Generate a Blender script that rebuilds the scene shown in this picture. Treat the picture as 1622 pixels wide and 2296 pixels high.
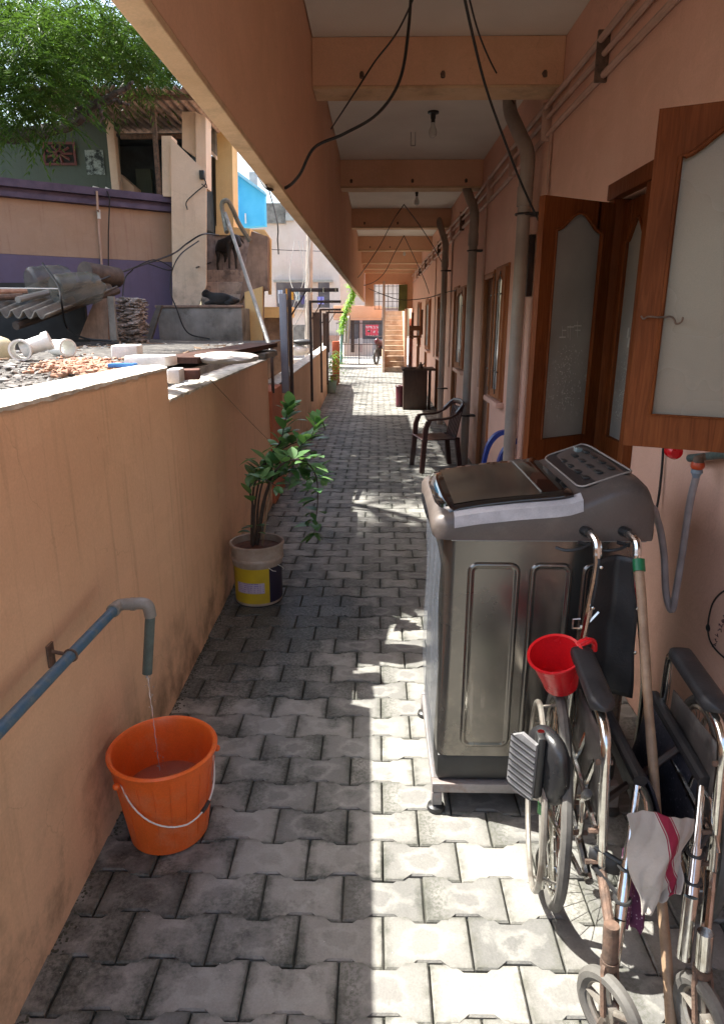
import bpy, bmesh, math, random
from mathutils import Vector, Matrix
from math import radians as R, sin, cos, pi, atan, tan, sqrt
random.seed(7)
SC = bpy.context.scene
for o in list(bpy.data.objects): bpy.data.objects.remove(o)
COL = SC.collection

# ------------------------------------------------------------------ camera
PITCH = atan(433/1500.); YAW = atan(34*cos(PITCH)/1500.)
cd = bpy.data.cameras.new('camera'); cam = bpy.data.objects.new('camera', cd); COL.objects.link(cam)
cd.sensor_fit = 'HORIZONTAL'; cd.sensor_width = 36; cd.lens = 36*1500/1622.
cd.clip_start = .05; cd.clip_end = 2000
cam.location = (0, 0, 1.6); cam.rotation_euler = (pi/2-PITCH, 0, YAW)
SC.camera = cam

# ------------------------------------------------------------------ light
SUN = Vector((-.60, .20, 1.0)).normalized()          # towards the sun
w = bpy.data.worlds.new('World'); SC.world = w; w.use_nodes = True
nt = w.node_tree; nt.nodes.clear()
sky = nt.nodes.new('ShaderNodeTexSky'); sky.sky_type = 'NISHITA'; sky.sun_disc = False
sky.sun_elevation = math.asin(SUN.z); sky.sun_rotation = math.atan2(SUN.x, SUN.y)
sky.air_density = 1.3; sky.dust_density = 3.0; sky.ozone_density = 1.0
bg = nt.nodes.new('ShaderNodeBackground'); bg.inputs[1].default_value = .15
wo = nt.nodes.new('ShaderNodeOutputWorld')
nt.links.new(sky.outputs[0], bg.inputs[0]); nt.links.new(bg.outputs[0], wo.inputs[0])
sd = bpy.data.lights.new('sun', 'SUN'); sd.energy = 5.0; sd.angle = R(.55); sd.color = (1, .965, .88)
so = bpy.data.objects.new('sun', sd); COL.objects.link(so); so.location = SUN*30
so.rotation_euler = SUN.to_track_quat('Z', 'Y').to_euler()
SC.view_settings.view_transform = 'Standard'; SC.view_settings.look = 'None'
SC.view_settings.exposure = 1.6; SC.view_settings.gamma = 1
SC.render.engine = 'CYCLES'
SC.cycles.max_bounces = 10; SC.cycles.diffuse_bounces = 6; SC.cycles.transparent_max_bounces = 16

# ------------------------------------------------------------------ materials
class NT:
    def __init__(s, name):
        s.m = bpy.data.materials.new(name); s.m.use_nodes = True; s.t = s.m.node_tree; s.t.nodes.clear()
        s.out = s.n('ShaderNodeOutputMaterial'); s.co = s.n('ShaderNodeTexCoord')
    def n(s, k, **kw):
        x = s.t.nodes.new(k)
        for a, b in kw.items(): setattr(x, a, b)
        return x
    def set(s, inp, v):
        if isinstance(v, bpy.types.NodeSocket): s.t.links.new(v, inp)
        elif isinstance(v, (tuple, list)) and len(v) == 3 and inp.type == 'RGBA': inp.default_value = (*v, 1)
        else: inp.default_value = v
    def coord(s, sc=(1, 1, 1), src='Object'):
        mp = s.n('ShaderNodeMapping'); s.set(mp.inputs[0], s.co.outputs[src]); mp.inputs['Scale'].default_value = sc; return mp.outputs[0]
    def noise(s, scale, detail=4, rough=.55, vec=None, dist=0):
        x = s.n('ShaderNodeTexNoise'); s.set(x.inputs['Vector'], vec if vec is not None else s.co.outputs['Object'])
        x.inputs['Scale'].default_value = scale; x.inputs['Detail'].default_value = detail; x.inputs['Roughness'].default_value = rough
        x.inputs['Distortion'].default_value = dist; return x.outputs[0]
    def mixv(s):
        nz = s.n('ShaderNodeTexNoise'); s.set(nz.inputs['Vector'], s.co.outputs['Object']); nz.inputs['Scale'].default_value = 3.; nz.inputs['Detail'].default_value = 6
        vm = s.n('ShaderNodeVectorMath', operation='SCALE'); s.set(vm.inputs[0], nz.outputs['Color']); vm.inputs['Scale'].default_value = .45
        va = s.n('ShaderNodeVectorMath', operation='ADD'); s.set(va.inputs[0], s.co.outputs['Object']); s.set(va.inputs[1], vm.outputs[0]); return va.outputs[0]
    def voro(s, scale, vec=None, feat='F1'):
        x = s.n('ShaderNodeTexVoronoi', feature=feat); s.set(x.inputs['Vector'], vec if vec is not None else s.co.outputs['Object'])
        x.inputs['Scale'].default_value = scale; return x.outputs[0]
    def mr(s, v, a, b, c=0., d=1.):
        x = s.n('ShaderNodeMapRange'); s.set(x.inputs[0], v)
        for i, q in enumerate((a, b, c, d)): s.set(x.inputs[i+1], q)
        return x.outputs[0]
    def math(s, op, a, b=0.):
        x = s.n('ShaderNodeMath', operation=op); s.set(x.inputs[0], a); s.set(x.inputs[1], b); return x.outputs[0]
    def mix(s, f, a, b, mode='MIX'):
        x = s.n('ShaderNodeMix', data_type='RGBA', blend_type=mode); s.set(x.inputs[0], f); s.set(x.inputs[6], a); s.set(x.inputs[7], b); return x.outputs[2]
    def sep(s, v):
        x = s.n('ShaderNodeSeparateXYZ'); s.set(x.inputs[0], v); return x.outputs
    def bump(s, h, st=.3, dist=.01):
        x = s.n('ShaderNodeBump'); x.inputs['Strength'].default_value = st; x.inputs['Distance'].default_value = dist; s.set(x.inputs['Height'], h); return x.outputs[0]
    def bsdf(s, col, rough=.8, metal=0., normal=None, **kw):
        p = s.n('ShaderNodeBsdfPrincipled'); s.set(p.inputs['Base Color'], col); s.set(p.inputs['Roughness'], rough); s.set(p.inputs['Metallic'], metal)
        if normal is not None: s.set(p.inputs['Normal'], normal)
        for a, b in kw.items(): s.set(p.inputs[a.replace('_', ' ')], b)
        s.t.links.new(p.outputs[0], s.out.inputs[0]); return p
MATS = {}
def mat(name, c1, c2=None, scale=6, rough=.8, metal=0, bump=.15, bscale=60, streak=0, grime=None, gscale=2.5, gamt=.5, **kw):
    """generic worn surface: two tones by noise, optional vertical streaks and blotchy grime"""
    s = NT(name)
    c2 = c2 or tuple(x*.82 for x in c1)
    col = s.mix(s.mr(s.noise(scale, 5), .35, .65), c1, c2)
    if streak:
        st = s.mr(s.noise(3, 5, .6, s.coord((14, 14, .7))), .52, .78)
        col = s.mix(s.math('MULTIPLY', st, streak), col, tuple(x*.35 for x in c1))
    if grime:
        g = s.mr(s.noise(gscale, 8, .68), .52, .62)
        col = s.mix(s.math('MULTIPLY', g, gamt), col, grime)
    fine = s.mr(s.noise(bscale*3, 3), .3, .7, .92, 1.06)
    col = s.mix(1., col, fine, 'MULTIPLY')
    nb = s.bump(s.noise(bscale, 5, .6), bump, .006) if bump else None
    rv = s.mr(s.noise(scale*2, 3), .3, .7, max(.03, rough-.08), min(1, rough+.08))
    s.bsdf(col, rv, metal, nb, **kw); MATS[name] = s.m; return s.m

def wall_mat(name, c, dark, low=None, rust=.25, zlo=.0, zhi=.5):
    s = NT(name); P = s.co.outputs['Object']
    col = s.mix(s.mr(s.noise(1.3, 5, .6), .35, .68), c, tuple(x*y for x, y in zip(c, (.88, .82, .76))))
    col = s.mix(s.mr(s.noise(.6, 3), .4, .62, 0, .55), col, tuple(x*y for x, y in zip(c, (1.0, .92, .95))))
    st = s.mr(s.noise(2.2, 6, .62, s.coord((9, 9, .5))), .55, .8)
    col = s.mix(s.math('MULTIPLY', st, rust), col, dark)
    tro = s.mr(s.noise(4.5, 7, .7, s.coord((1, .6, 1.3)), .8), .52, .58); col = s.mix(s.math('MULTIPLY', tro, .13), col, tuple(min(1, x*1.25) for x in c))
    crk = s.mr(s.voro(1.6, s.mixv(), 'DISTANCE_TO_EDGE'), .0, .005, 1, 0); col = s.mix(s.math('MULTIPLY', s.math('MULTIPLY', crk, .30), s.mr(s.noise(1.1), .5, .56)), col, dark)
    chips = s.mr(s.noise(16, 6, .75, s.coord((1, 1, .55))), .70, .74)
    col = s.mix(s.math('MULTIPLY', chips, .6), col, tuple(x*.3 for x in dark))
    if low:
        z = s.sep(P)[2]
        m = s.math('MULTIPLY', s.mr(z, zlo, zhi, 1, 0), s.mr(s.noise(5, 6, .65), .46, .70))
        col = s.mix(m, col, low)
    fine = s.mr(s.noise(140, 4), .3, .7, .94, 1.05); col = s.mix(1., col, fine, 'MULTIPLY')
    h = s.math('ADD', s.noise(45, 5, .6), s.math('MULTIPLY', s.noise(5, 4), 2.))
    s.bsdf(col, .78, 0, s.bump(h, .35, .006)); MATS[name] = s.m; return s.m

M_wall = wall_mat('peach_paint', (.73, .50, .325), (.30, .18, .10), (.13, .09, .055), .45)
M_pink = wall_mat('pink_peach_paint', (.71, .445, .335), (.36, .2, .15), (.28, .18, .13), .12)
M_fasc = wall_mat('peach_beam_paint', (.70, .43, .275), (.34, .2, .12), None, .12)
M_under = mat('cream_underside', (.68, .47, .28), (.55, .36, .2), 3, grime=(.25, .17, .1), gscale=4, gamt=.35)
M_ceil = mat('ceiling_white', (.74, .70, .62), (.66, .62, .55), 1.5, bump=.1)
M_wtop = mat('bare_plaster', (.72, .68, .60), (.5, .46, .4), 14, bump=.9, bscale=30, grime=(.22, .2, .17), gscale=7, gamt=.4)
M_cream = wall_mat('cream_wall', (.74, .60, .46), (.33, .23, .15), (.16, .12, .09), .35, 1.4, 2.4)
M_yellow = wall_mat('yellow_wall', (.72, .52, .24), (.34, .2, .11), None, .4)
M_brownst = mat('brown_stained_plaster', (.33, .22, .16), (.18, .12, .09), 6, streak=.7, bump=.4)
M_tan = wall_mat('tan_roughcast', (.42, .29, .21), (.24, .09, .07), None, .6)
M_violet = wall_mat('violet_paint', (.145, .12, .205), (.08, .065, .10), None, .35)
M_violet_d = mat('violet_moulding', (.125, .095, .155), (.085, .065, .11), 6)
M_green = wall_mat('green_house_wall', (.085, .115, .095), (.035, .05, .04), None, .5)
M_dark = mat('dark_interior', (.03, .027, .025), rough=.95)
M_conc = mat('raw_concrete', (.30, .28, .25), (.16, .15, .13), 4, bump=.5, grime=(.05, .045, .04), gamt=.6, streak=.4)
def moldmat():
    s = NT('mouldy_wall'); n1 = s.noise(2.4, 9, .72, s.coord((1.4, 1.4, .8)))
    col = s.mix(s.mr(s.noise(9, 5), .35, .65), (.36, .31, .28), (.20, .17, .15)); col = s.mix(s.mr(n1, .56, .66), col, (.05, .045, .043))
    col = s.mix(s.math('MULTIPLY', s.mr(s.noise(3, 6, .6, s.coord((13, 13, .6))), .55, .66), .6), col, (.02, .018, .018)); s.bsdf(col, .9, 0, s.bump(s.noise(30, 5), .5, .01)); return s.m
M_mold = moldmat()
M_steps = mat('worn_step_plaster', (.40, .31, .24), (.24, .18, .14), 5, streak=.6, bump=.4, grime=(.05, .04, .035), gscale=4, gamt=.7)
M_asb = mat('asbestos_sheet', (.165, .155, .135), (.10, .092, .08), 7, bump=.3, grime=(.06, .055, .045), gscale=5, gamt=.5)
M_rub = mat('rubble_dust', (.085, .078, .07), (.035, .03, .027), 22, bump=1, bscale=40, grime=(.24, .22, .20), gscale=14, gamt=.5)
M_brick = mat('broken_brick', (.42, .25, .17), (.28, .14, .09), 20, bump=.8, bscale=40)
M_pvc = mat('grey_pvc', (.27, .26, .24), (.2, .19, .17), 5, .45, bump=.03)
M_pvcp = mat('painted_pvc', (.52, .34, .27), (.42, .27, .2), 5, .5, bump=.03)
M_drain = mat('dusty_drain_pipe', (.36, .30, .25), (.27, .225, .19), 4, .5, bump=.04, streak=.3)
M_white = mat('white_plastic', (.78, .78, .75), (.66, .66, .62), 9, .4, bump=.03)
M_black = mat('black_plastic', (.018, .018, .019), (.03, .03, .03), 12, .42, bump=.05)
M_cable = mat('black_cable', (.012, .011, .011), rough=.6, bump=0)
M_steel = mat('black_steel', (.03, .022, .022), (.07, .035, .025), 14, .5, bump=.1)
M_chrome = mat('worn_chrome', (.80, .80, .77), (.62, .61, .57), 25, .17, 1, bump=.04, grime=(.30, .26, .19), gscale=24, gamt=.35)
M_rust = mat('rusty_steel', (.20, .125, .09), (.10, .07, .055), 30, .75, .4, bump=.6, bscale=80)
M_vinyl = mat('black_vinyl', (.016, .016, .018), (.03, .03, .032), 10, .5, bump=.25, bscale=90)
M_orange = mat('orange_plastic', (.80, .145, .022), (.70, .115, .018), 5, .42, bump=.03, streak=.12, grime=(.62, .30, .16), gscale=9, gamt=.22, Subsurface_Weight=.1)
M_red = mat('red_plastic', (.70, .015, .02), (.6, .012, .018), 5, .25, bump=.02)
M_rubber = mat('grey_rubber', (.12, .115, .105), (.075, .07, .065), 14, .75)
M_rim = mat('handrim_grey', (.36, .34, .30), (.22, .20, .175), 12, .35, .5, grime=(.12, .08, .06), gscale=14, gamt=.5)
M_stick = mat('mop_stick_wood', (.36, .24, .15), (.25, .16, .1), 20, .6, bump=.1)
M_mauve = mat('maroon_plastic', (.06, .024, .02), (.045, .02, .018), 6, .38, bump=.02)
M_bluep = mat('blue_plastic', (.03, .07, .33), (.025, .06, .27), 6, .38, bump=.02)
M_leafd = None
def wood(name, c1, c2, rough=.42):
    s = NT(name)
    g = s.noise(3.2, 8, .62, s.coord((22, 22, 1.6)), 1.2)
    col = s.mix(s.mr(g, .3, .7), c1, c2)
    col = s.mix(s.mr(s.noise(2, 3), .4, .7, 0, .5), col, tuple(x*.6 for x in c2))
    s.bsdf(col, s.mr(g, .3, .7, rough-.07, rough+.15), 0, s.bump(g, .12, .003), Specular_IOR_Level=.22); MATS[name] = s.m; return s.m
M_wood = wood('varnished_teak', (.215, .058, .012), (.115, .028, .006), .6)
M_wood2 = wood('orange_door_wood', (.42, .17, .07), (.27, .1, .045), .5)
M_woodd = wood('dark_cabinet_wood', (.075, .045, .035), (.045, .028, .022), .5)
def glassy():
    s = NT('frosted_pane'); P = s.co.outputs['Object']
    base = s.mix(s.mr(s.noise(2.5, 4), .35, .65), (.31, .295, .265), (.22, .21, .19))
    u = s.sep(P)
    band = s.math('MULTIPLY', s.mr(u[2], 1.10, 1.22), s.mr(u[2], 1.50, 1.30))
    pat = s.mr(s.noise(42, 6, .8, s.coord((1, 1, .8))), .57, .63)
    f = s.math('MULTIPLY', band, pat)
    col = s.mix(s.math('MULTIPLY', f, .6), base, (.62, .6, .56))
    grit = s.mr(s.noise(120, 4, .8), .64, .70, 0, .5); col = s.mix(grit, col, (.05, .045, .04))
    s.bsdf(col, .33, 0, s.bump(s.noise(240, 2), .12, .002)); return s.m
M_frost = glassy()
M_frost2 = mat('milky_pane', (.29, .245, .20), (.235, .195, .16), 1.2, .3, bump=.04, bscale=150)
M_etch = mat('etched_lettering', (.6, .58, .54), rough=.7)
M_gwin = mat('greyish_window_glass', (.50, .49, .45), (.36, .35, .33), 5, .12, bump=.02)
def leafmat(name, c1, c2, tr=.35, gloss=.4):
    s = NT(name)
    r = s.n('ShaderNodeNewGeometry').outputs['Random Per Island']
    col = s.mix(r, c1, c2)
    col = s.mix(s.mr(s.noise(3, 3), .35, .65, 0, .5), col, tuple(x*.55 for x in c1))
    p = s.bsdf(col, gloss); t = s.n('ShaderNodeBsdfTranslucent'); s.set(t.inputs[0], s.mix(.5, col, (c2[0]*1.4, c2[1]*1.5, c2[2]*.7)))
    m = s.n('ShaderNodeMixShader'); m.inputs[0].default_value = tr
    s.t.links.new(p.outputs[0], m.inputs[1]); s.t.links.new(t.outputs[0], m.inputs[2]); s.t.links.new(m.outputs[0], s.out.inputs[0]); return s.m
M_neem = leafmat('tree_leaves', (.035, .085, .016), (.10, .18, .035), .35, .5)
M_pleaf = leafmat('pot_plant_leaves', (.045, .14, .045), (.17, .32, .11), .25, .38)
M_creep = leafmat('creeper_leaves', (.14, .33, .035), (.30, .5, .07), .5, .5)
M_bark = mat('tree_bark', (.07, .05, .04), (.04, .03, .024), 12, bump=1, bscale=25)
M_soil = mat('red_soil', (.16, .06, .035), (.09, .04, .025), 30, bump=1, bscale=60)

def paver_mat():
    s = NT('paver_concrete'); P = s.co.outputs['Object']; uv = s.sep(s.co.outputs['UV'])
    rnd = s.n('ShaderNodeNewGeometry').outputs['Random Per Island']
    rnd2 = s.math('FRACT', s.math('MULTIPLY', rnd, 17.31)); rnd3 = s.math('FRACT', s.math('MULTIPLY', rnd, 91.7))
    base = s.mix(rnd, (.285, .275, .25), (.15, .148, .14))
    wob = s.mr(s.noise(9, 6, .68), .3, .7, -.38, .38)
    u2 = s.math('MULTIPLY', uv[0], uv[0]); v2 = s.math('MULTIPLY', uv[1], uv[1])
    r = s.math('ADD', s.math('SQRT', s.math('ADD', s.math('MULTIPLY', u2, 1.0), s.math('MULTIPLY', v2, 1.2))), wob)
    # worn centre oval with a pale ring round it
    oval = s.mr(r, .30, .38, 1, 0); ring = s.math('MULTIPLY', s.mr(r, .36, .5, 0, 1), s.mr(r, .55, .8, 1, 0))
    has = s.mr(rnd2, .45, .75)
    col = s.mix(s.math('MULTIPLY', s.math('MULTIPLY', oval, has), .30), base, (.17, .16, .155))
    col = s.mix(s.math('MULTIPLY', ring, .35), col, (.38, .375, .34))
    # rough exposed speckle at one end of some pavers
    end = s.math('MULTIPLY', s.mr(s.math('MULTIPLY', uv[0], s.math('SIGN', s.math('SUBTRACT', rnd3, .5))), .25, .7), s.mr(rnd2, .5, .62))
    sp = s.mr(s.noise(95, 5, .8), .47, .56)
    col = s.mix(s.math('MULTIPLY', end, s.math('MULTIPLY', sp, .72)), col, (.075, .078, .06))
    # edge dirt
    edge = s.mr(s.math('MAXIMUM', s.math('ABSOLUTE', uv[0]), s.math('ABSOLUTE', uv[1])), .80, 1.02)
    col = s.mix(s.math('MULTIPLY', edge, s.mr(s.noise(26, 5, .7), .38, .6, .05, .8)), col, (.10, .10, .08))
    # damp algae: near the compound wall, round the tap and by the pot; its tone also darkens the shaded side
    x = s.sep(P)
    left = s.mr(x[0], -.85, .05, 1, 0)
    pot = s.math('MULTIPLY', s.mr(s.math('ABSOLUTE', s.math('SUBTRACT', x[1], 3.35)), .15, .95, 1, 0), s.mr(x[0], .25, -.25))
    amt = s.math('ADD', s.mr(s.noise(1.9, 5, .6), .34, .66, 0, .40), s.mr(s.noise(7.5, 7, .72), .34, .66, 0, .42))
    amt = s.math('ADD', amt, s.math('ADD', s.math('MULTIPLY', left, .22), s.math('MULTIPLY', pot, .40)))
    amt = s.math('ADD', amt, s.math('MULTIPLY', edge, .16))
    amt = s.math('ADD', amt, s.mr(rnd3, 0, 1, -.07, .07))
    amt = s.math('SUBTRACT', amt, s.mr(x[0], -.1, .5, 0, .16))
    grn = s.mix(s.mr(s.noise(3), .4, .6), (.030, .034, .027), (.022, .028, .019))
    brk = s.mr(s.noise(75, 5, .75), .40, .60, .45, 1)
    col = s.mix(s.math('MULTIPLY', s.mr(amt, .50, .80, 0, .93), brk), col, grn)
    fine = s.mr(s.noise(190, 4, .7), .3, .7, .86, 1.08); col = s.mix(1., col, fine, 'MULTIPLY')
    mid = s.mr(s.noise(7, 5, .6), .3, .7, .86, 1.08); col = s.mix(1., col, mid, 'MULTIPLY')
    spots = s.mr(s.voro(34), .028, .04, 1, 0); col = s.mix(s.math('MULTIPLY', spots, s.mr(s.noise(5), .52, .56)), col, (.6, .58, .54))
    h = s.math('ADD', s.noise(120, 5, .7), s.math('MULTIPLY', s.noise(14, 4), 1.5))
    s.bsdf(col, s.mr(amt, .6, .95, .82, .55), 0, s.bump(h, .45, .005)); return s.m
M_paver = paver_mat()
M_joint = mat('joint_dirt', (.05, .047, .038), (.03, .035, .025), 20, bump=1, bscale=50)

# ------------------------------------------------------------------ mesh helpers
class B:
    def __init__(s): s.b = bmesh.new()
    def box(s, lo, hi, bev=0, rot=None, piv=None, seg=2):
        lo = Vector(lo); hi = Vector(hi); c = (lo+hi)/2; d = hi-lo
        m = Matrix.Translation(c) @ Matrix.Diagonal((*[abs(q) for q in d], 1))
        vs = bmesh.ops.create_cube(s.b, size=1, matrix=m)['verts']
        if bev: 
            es = list({e for v in vs for e in v.link_edges})
            r = bmesh.ops.bevel(s.b, geom=es, offset=bev, segments=seg, affect='EDGES', profile=.5)
            vs = list({v for f in r['faces'] for v in f.verts} | {v for v in vs if v.is_valid})
        if rot is not None:
            p = Vector(piv) if piv is not None else c
            bmesh.ops.transform(s.b, matrix=Matrix.Translation(p) @ rot.to_4x4() @ Matrix.Translation(-p), verts=vs)
        return vs
    def tube(s, pts, r, n=8, cap=True, closed=False):
        pts = [Vector(p) for p in pts]; rs = r if isinstance(r, (list, tuple)) else [r]*len(pts)
        rings = []; up = None; L = len(pts)
        for i, p in enumerate(pts):
            if closed: t = (pts[(i+1) % L]-pts[i-1])
            else: t = (pts[min(i+1, L-1)]-pts[max(i-1, 0)])
            t = t.normalized() if t.length > 1e-9 else Vector((0, 0, 1))
            if up is None: up = Vector((0, 0, 1)) if abs(t.z) < .9 else Vector((0, 1, 0))
            a = t.cross(up)
            if a.length < 1e-4: a = t.cross(Vector((1, .3, 0)))
            a.normalize(); b = a.cross(t).normalized(); up = b
            rings.append([s.b.verts.new(p+(a*cos(2*pi*k/n)+b*sin(2*pi*k/n))*rs[i]) for k in range(n)])
        rng = range(L) if closed else range(L-1)
        for i in rng:
            A = rings[i]; C = rings[(i+1) % L]
            for k in range(n): s.b.faces.new((A[k], A[(k+1) % n], C[(k+1) % n], C[k]))
        if cap and not closed:
            s.b.faces.new(rings[0][::-1]); s.b.faces.new(rings[-1])
    def lathe(s, prof, c=(0, 0, 0), n=32, axis='Z', sx=1, sy=1):
        c = Vector(c); rings = []
        for r, z in prof:
            if r < 1e-5: rings.append([s.b.verts.new(s._ax(0, 0, z, axis)+c)]); continue
            rings.append([s.b.verts.new(s._ax(r*cos(2*pi*k/n)*sx, r*sin(2*pi*k/n)*sy, z, axis)+c) for k in range(n)])
        for A, C in zip(rings, rings[1:]):
            for k in range(n):
                k2 = (k+1) % n
                if len(A) == 1 and len(C) == 1: continue
                if len(A) == 1: s.b.faces.new((A[0], C[k2], C[k]))
                elif len(C) == 1: s.b.faces.new((A[k], A[k2], C[0]))
                else: s.b.faces.new((A[k], A[k2], C[k2], C[k]))
    def _ax(s, x, y, z, a):
        return Vector((x, y, z)) if a == 'Z' else Vector((z, x, y)) if a == 'X' else Vector((y, z, x))
    def prism(s, poly, fn, a, b):
        """poly: 2D points; fn(u,v,w) -> world point; extruded from w=a to w=b"""
        A = [s.b.verts.new(fn(u, v, a)) for u, v in poly]; C = [s.b.verts.new(fn(u, v, b)) for u, v in poly]
        n = len(poly); s.b.faces.new(A); s.b.faces.new(C[::-1])
        for i in range(n): s.b.faces.new((A[i], C[i], C[(i+1) % n], A[(i+1) % n]))
    def grid(s, fn, nu, nv):
        V = [[s.b.verts.new(fn(i/nu, j/nv)) for j in range(nv+1)] for i in range(nu+1)]
        for i in range(nu):
            for j in range(nv): s.b.faces.new((V[i][j], V[i+1][j], V[i+1][j+1], V[i][j+1]))
        return V
    def quad(s, *p): s.b.faces.new([s.b.verts.new(q) for q in p])
    def blob(s, c, r, sq=(1, 1, 1), jit=.15, sub=2, seed=0):
        rd = random.Random(seed)
        vs = bmesh.ops.create_icosphere(s.b, subdivisions=sub, radius=1)['verts']
        for v in vs:
            k = 1+rd.uniform(-jit, jit); v.co = Vector(c)+Vector((v.co.x*sq[0], v.co.y*sq[1], v.co.z*sq[2]))*r*k
OFF = {}
def tag(o, label, cat, group=None, kind=None):
    if label: o['label'] = label
    if cat: o['category'] = cat
    if group: o['group'] = group
    if kind: o['kind'] = kind
    return o
def thing(name, loc, label, cat, group=None, kind=None):
    o = bpy.data.objects.new(name, None); COL.objects.link(o); o.location = loc; o.empty_display_size = .1
    OFF[o.name] = Vector(loc); return tag(o, label, cat, group, kind)
def part(name, b, m, parent=None, loc=None, smooth=True, ang=35, normals=True):
    me = bpy.data.meshes.new(name); 
    if normals: bmesh.ops.recalc_face_normals(b.b, faces=b.b.faces)
    b.b.to_mesh(me); b.b.free()
    off = OFF.get(parent.name, Vector()) if parent else Vector(loc or (0, 0, 0))
    me.transform(Matrix.Translation(-off))
    o = bpy.data.objects.new(name, me); COL.objects.link(o); me.materials.append(m)
    if parent: o.parent = parent; OFF[o.name] = off
    else: o.location = off; OFF[o.name] = off
    if smooth and len(me.polygons):
        me.polygons.foreach_set('use_smooth', [True]*len(me.polygons)); me.set_sharp_from_angle(angle=R(ang))
    return o
def bw(w_, seg=2):
    def f(o):
        mo = o.modifiers.new('bevel', 'BEVEL'); mo.width = w_; mo.segments = seg; mo.limit_method = 'ANGLE'; mo.angle_limit = R(40); return o
    return f
def copy_tree(o, parent=None):
    c = o.copy(); COL.objects.link(c); c.parent = parent
    if o.name in OFF: OFF[c.name] = OFF[o.name]
    for ch in list(o.children): copy_tree(ch, c)
    return c
# survey of the place: sight lines from the photographer's spot give world positions
cp, sp_, cy_, sy_ = cos(PITCH), sin(PITCH), cos(YAW), sin(YAW)
FW = Vector((-sy_*cp, cy_*cp, -sp_)); RT = Vector((cy_, sy_, 0)); UP = Vector((-sy_*sp_, cy_*sp_, cp))
def ray(x, y): return FW+RT*((x-811)/1500.)+UP*(-(y-1148)/1500.)
def aY(x, y, Y): d = ray(x, y); t = Y/d.y; return Vector((d.x*t, Y, 1.6+d.z*t))
def aX(x, y, X): d = ray(x, y); t = X/d.x; return Vector((X, d.y*t, 1.6+d.z*t))
def aZ(x, y, Z): d = ray(x, y); t = (Z-1.6)/d.z; return Vector((d.x*t, d.y*t, Z))
def spline(pts, n=8):
    pts = [Vector(p) for p in pts]; P = [pts[0]*2-pts[1]]+pts+[pts[-1]*2-pts[-2]]; out = []
    for i in range(1, len(P)-2):
        for k in range(n):
            t = k/n; a, b, c, d = P[i-1], P[i], P[i+1], P[i+2]
            out.append(.5*((2*b)+(c-a)*t+(2*a-5*b+4*c-d)*t*t+(3*b-a-3*c+d)*t**3))
    out.append(pts[-1]); return out
# ================================================================== SETTING
b = B(); b.box((-40, -12, -.30), (40, 70, -.062))
tag(part('ground', b, mat('earth', (.16, .13, .10), (.1, .08, .06), 2, grime=(.2, .19, .17)), smooth=False), None, None, kind='structure')
b = B(); b.box((-1.45, -2.5, -.058), (1.2, 23.6, -.012))
tag(part('path_bed', b, M_joint, smooth=False), None, None, kind='structure')
def lwx(y):                                            # inner face of the compound wall
    K = [(-3, -.83), (1.24, -.845), (3.6, -.88), (5.8, -.93), (10.9, -1.01), (15, -1.1), (18.2, -1.3), (24, -1.45)]
    for (a, x), (c, z) in zip(K, K[1:]):
        if y <= c: return x+(z-x)*(y-a)/(c-a)
    return K[-1][1]
def pavers():
    bm = bmesh.new(); uvl = bm.loops.layers.uv.new('UVMap'); PX_, PY_ = .232, .140; rd = random.Random(3)
    W = PX_/2-.0022; a = PY_/2-.0018; k = .0105       # half length, half mean width, flare of the ends
    shape = [(-W, -a-k), (-W*.52, -a-k), (-W*.30, -a+k), (W*.30, -a+k), (W*.52, -a-k), (W, -a-k), (W, a+k), (W*.52, a+k), (W*.30, a-k), (-W*.30, a-k), (-W*.52, a+k), (-W, a+k)]
    for r in range(-28, 160):
        cyy = 1.404+r*PY_; off = .028+PX_/2+(PX_/2 if r % 2 else 0)
        k0 = int((lwx(cyy)-off)/PX_)-1; 
        for c in range(k0, 6):
            cx = off+c*PX_
            if cx+W < lwx(cyy)-.02 or cx-W > 1.09: continue
            dz = rd.uniform(-.0032, .003); tx, ty = rd.uniform(-.018, .018), rd.uniform(-.022, .022); ro = rd.uniform(-.007, .007)
            bev = .0045; top = []; mid = []; bot = []
            for (x, y) in shape:
                X = min(cx+x*cos(ro)-y*sin(ro), 1.098); Y = cyy+y+x*sin(ro)
                z = dz+x*tx+y*ty
                ix = x-math.copysign(bev, x); iy = y-math.copysign(bev, y)
                top.append((bm.verts.new((min(cx+ix, 1.098), cyy+iy+x*ro, z)), x/W, y/(a+k)))
                mid.append((bm.verts.new((X, Y, z-.005)), x/W*1.02, y/(a+k)*1.02))
                bot.append((bm.verts.new((X, Y, -.03)), x/W*1.03, y/(a+k)*1.03))
            def face(q):
                f = bm.faces.new([v[0] for v in q])
                for l, v in zip(f.loops, q): l[uvl].uv = (v[1], v[2])
                f.smooth = False
            for fa in ([0, 1, 10, 11], [1, 2, 9, 10], [2, 3, 8, 9], [3, 4, 7, 8], [4, 5, 6, 7]): face([top[i] for i in fa])
            n = len(shape)
            for i in range(n):
                j = (i+1) % n
                face([mid[i], mid[j], top[j], top[i]]); face([bot[i], bot[j], mid[j], mid[i]])
    me = bpy.data.meshes.new('path'); bm.to_mesh(me); bm.free(); me.materials.append(M_paver)
    o = bpy.data.objects.new('path', me); COL.objects.link(o); return tag(o, None, None, kind='structure')
pavers()
# street beyond the gate
b = B(); b.box((-14, 23.62, -.058), (14, 60, -.004))
tag(part('street', b, mat('street_dust', (.40, .37, .32), (.32, .29, .25), 3, bump=.4), smooth=False), None, None, kind='structure')
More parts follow.
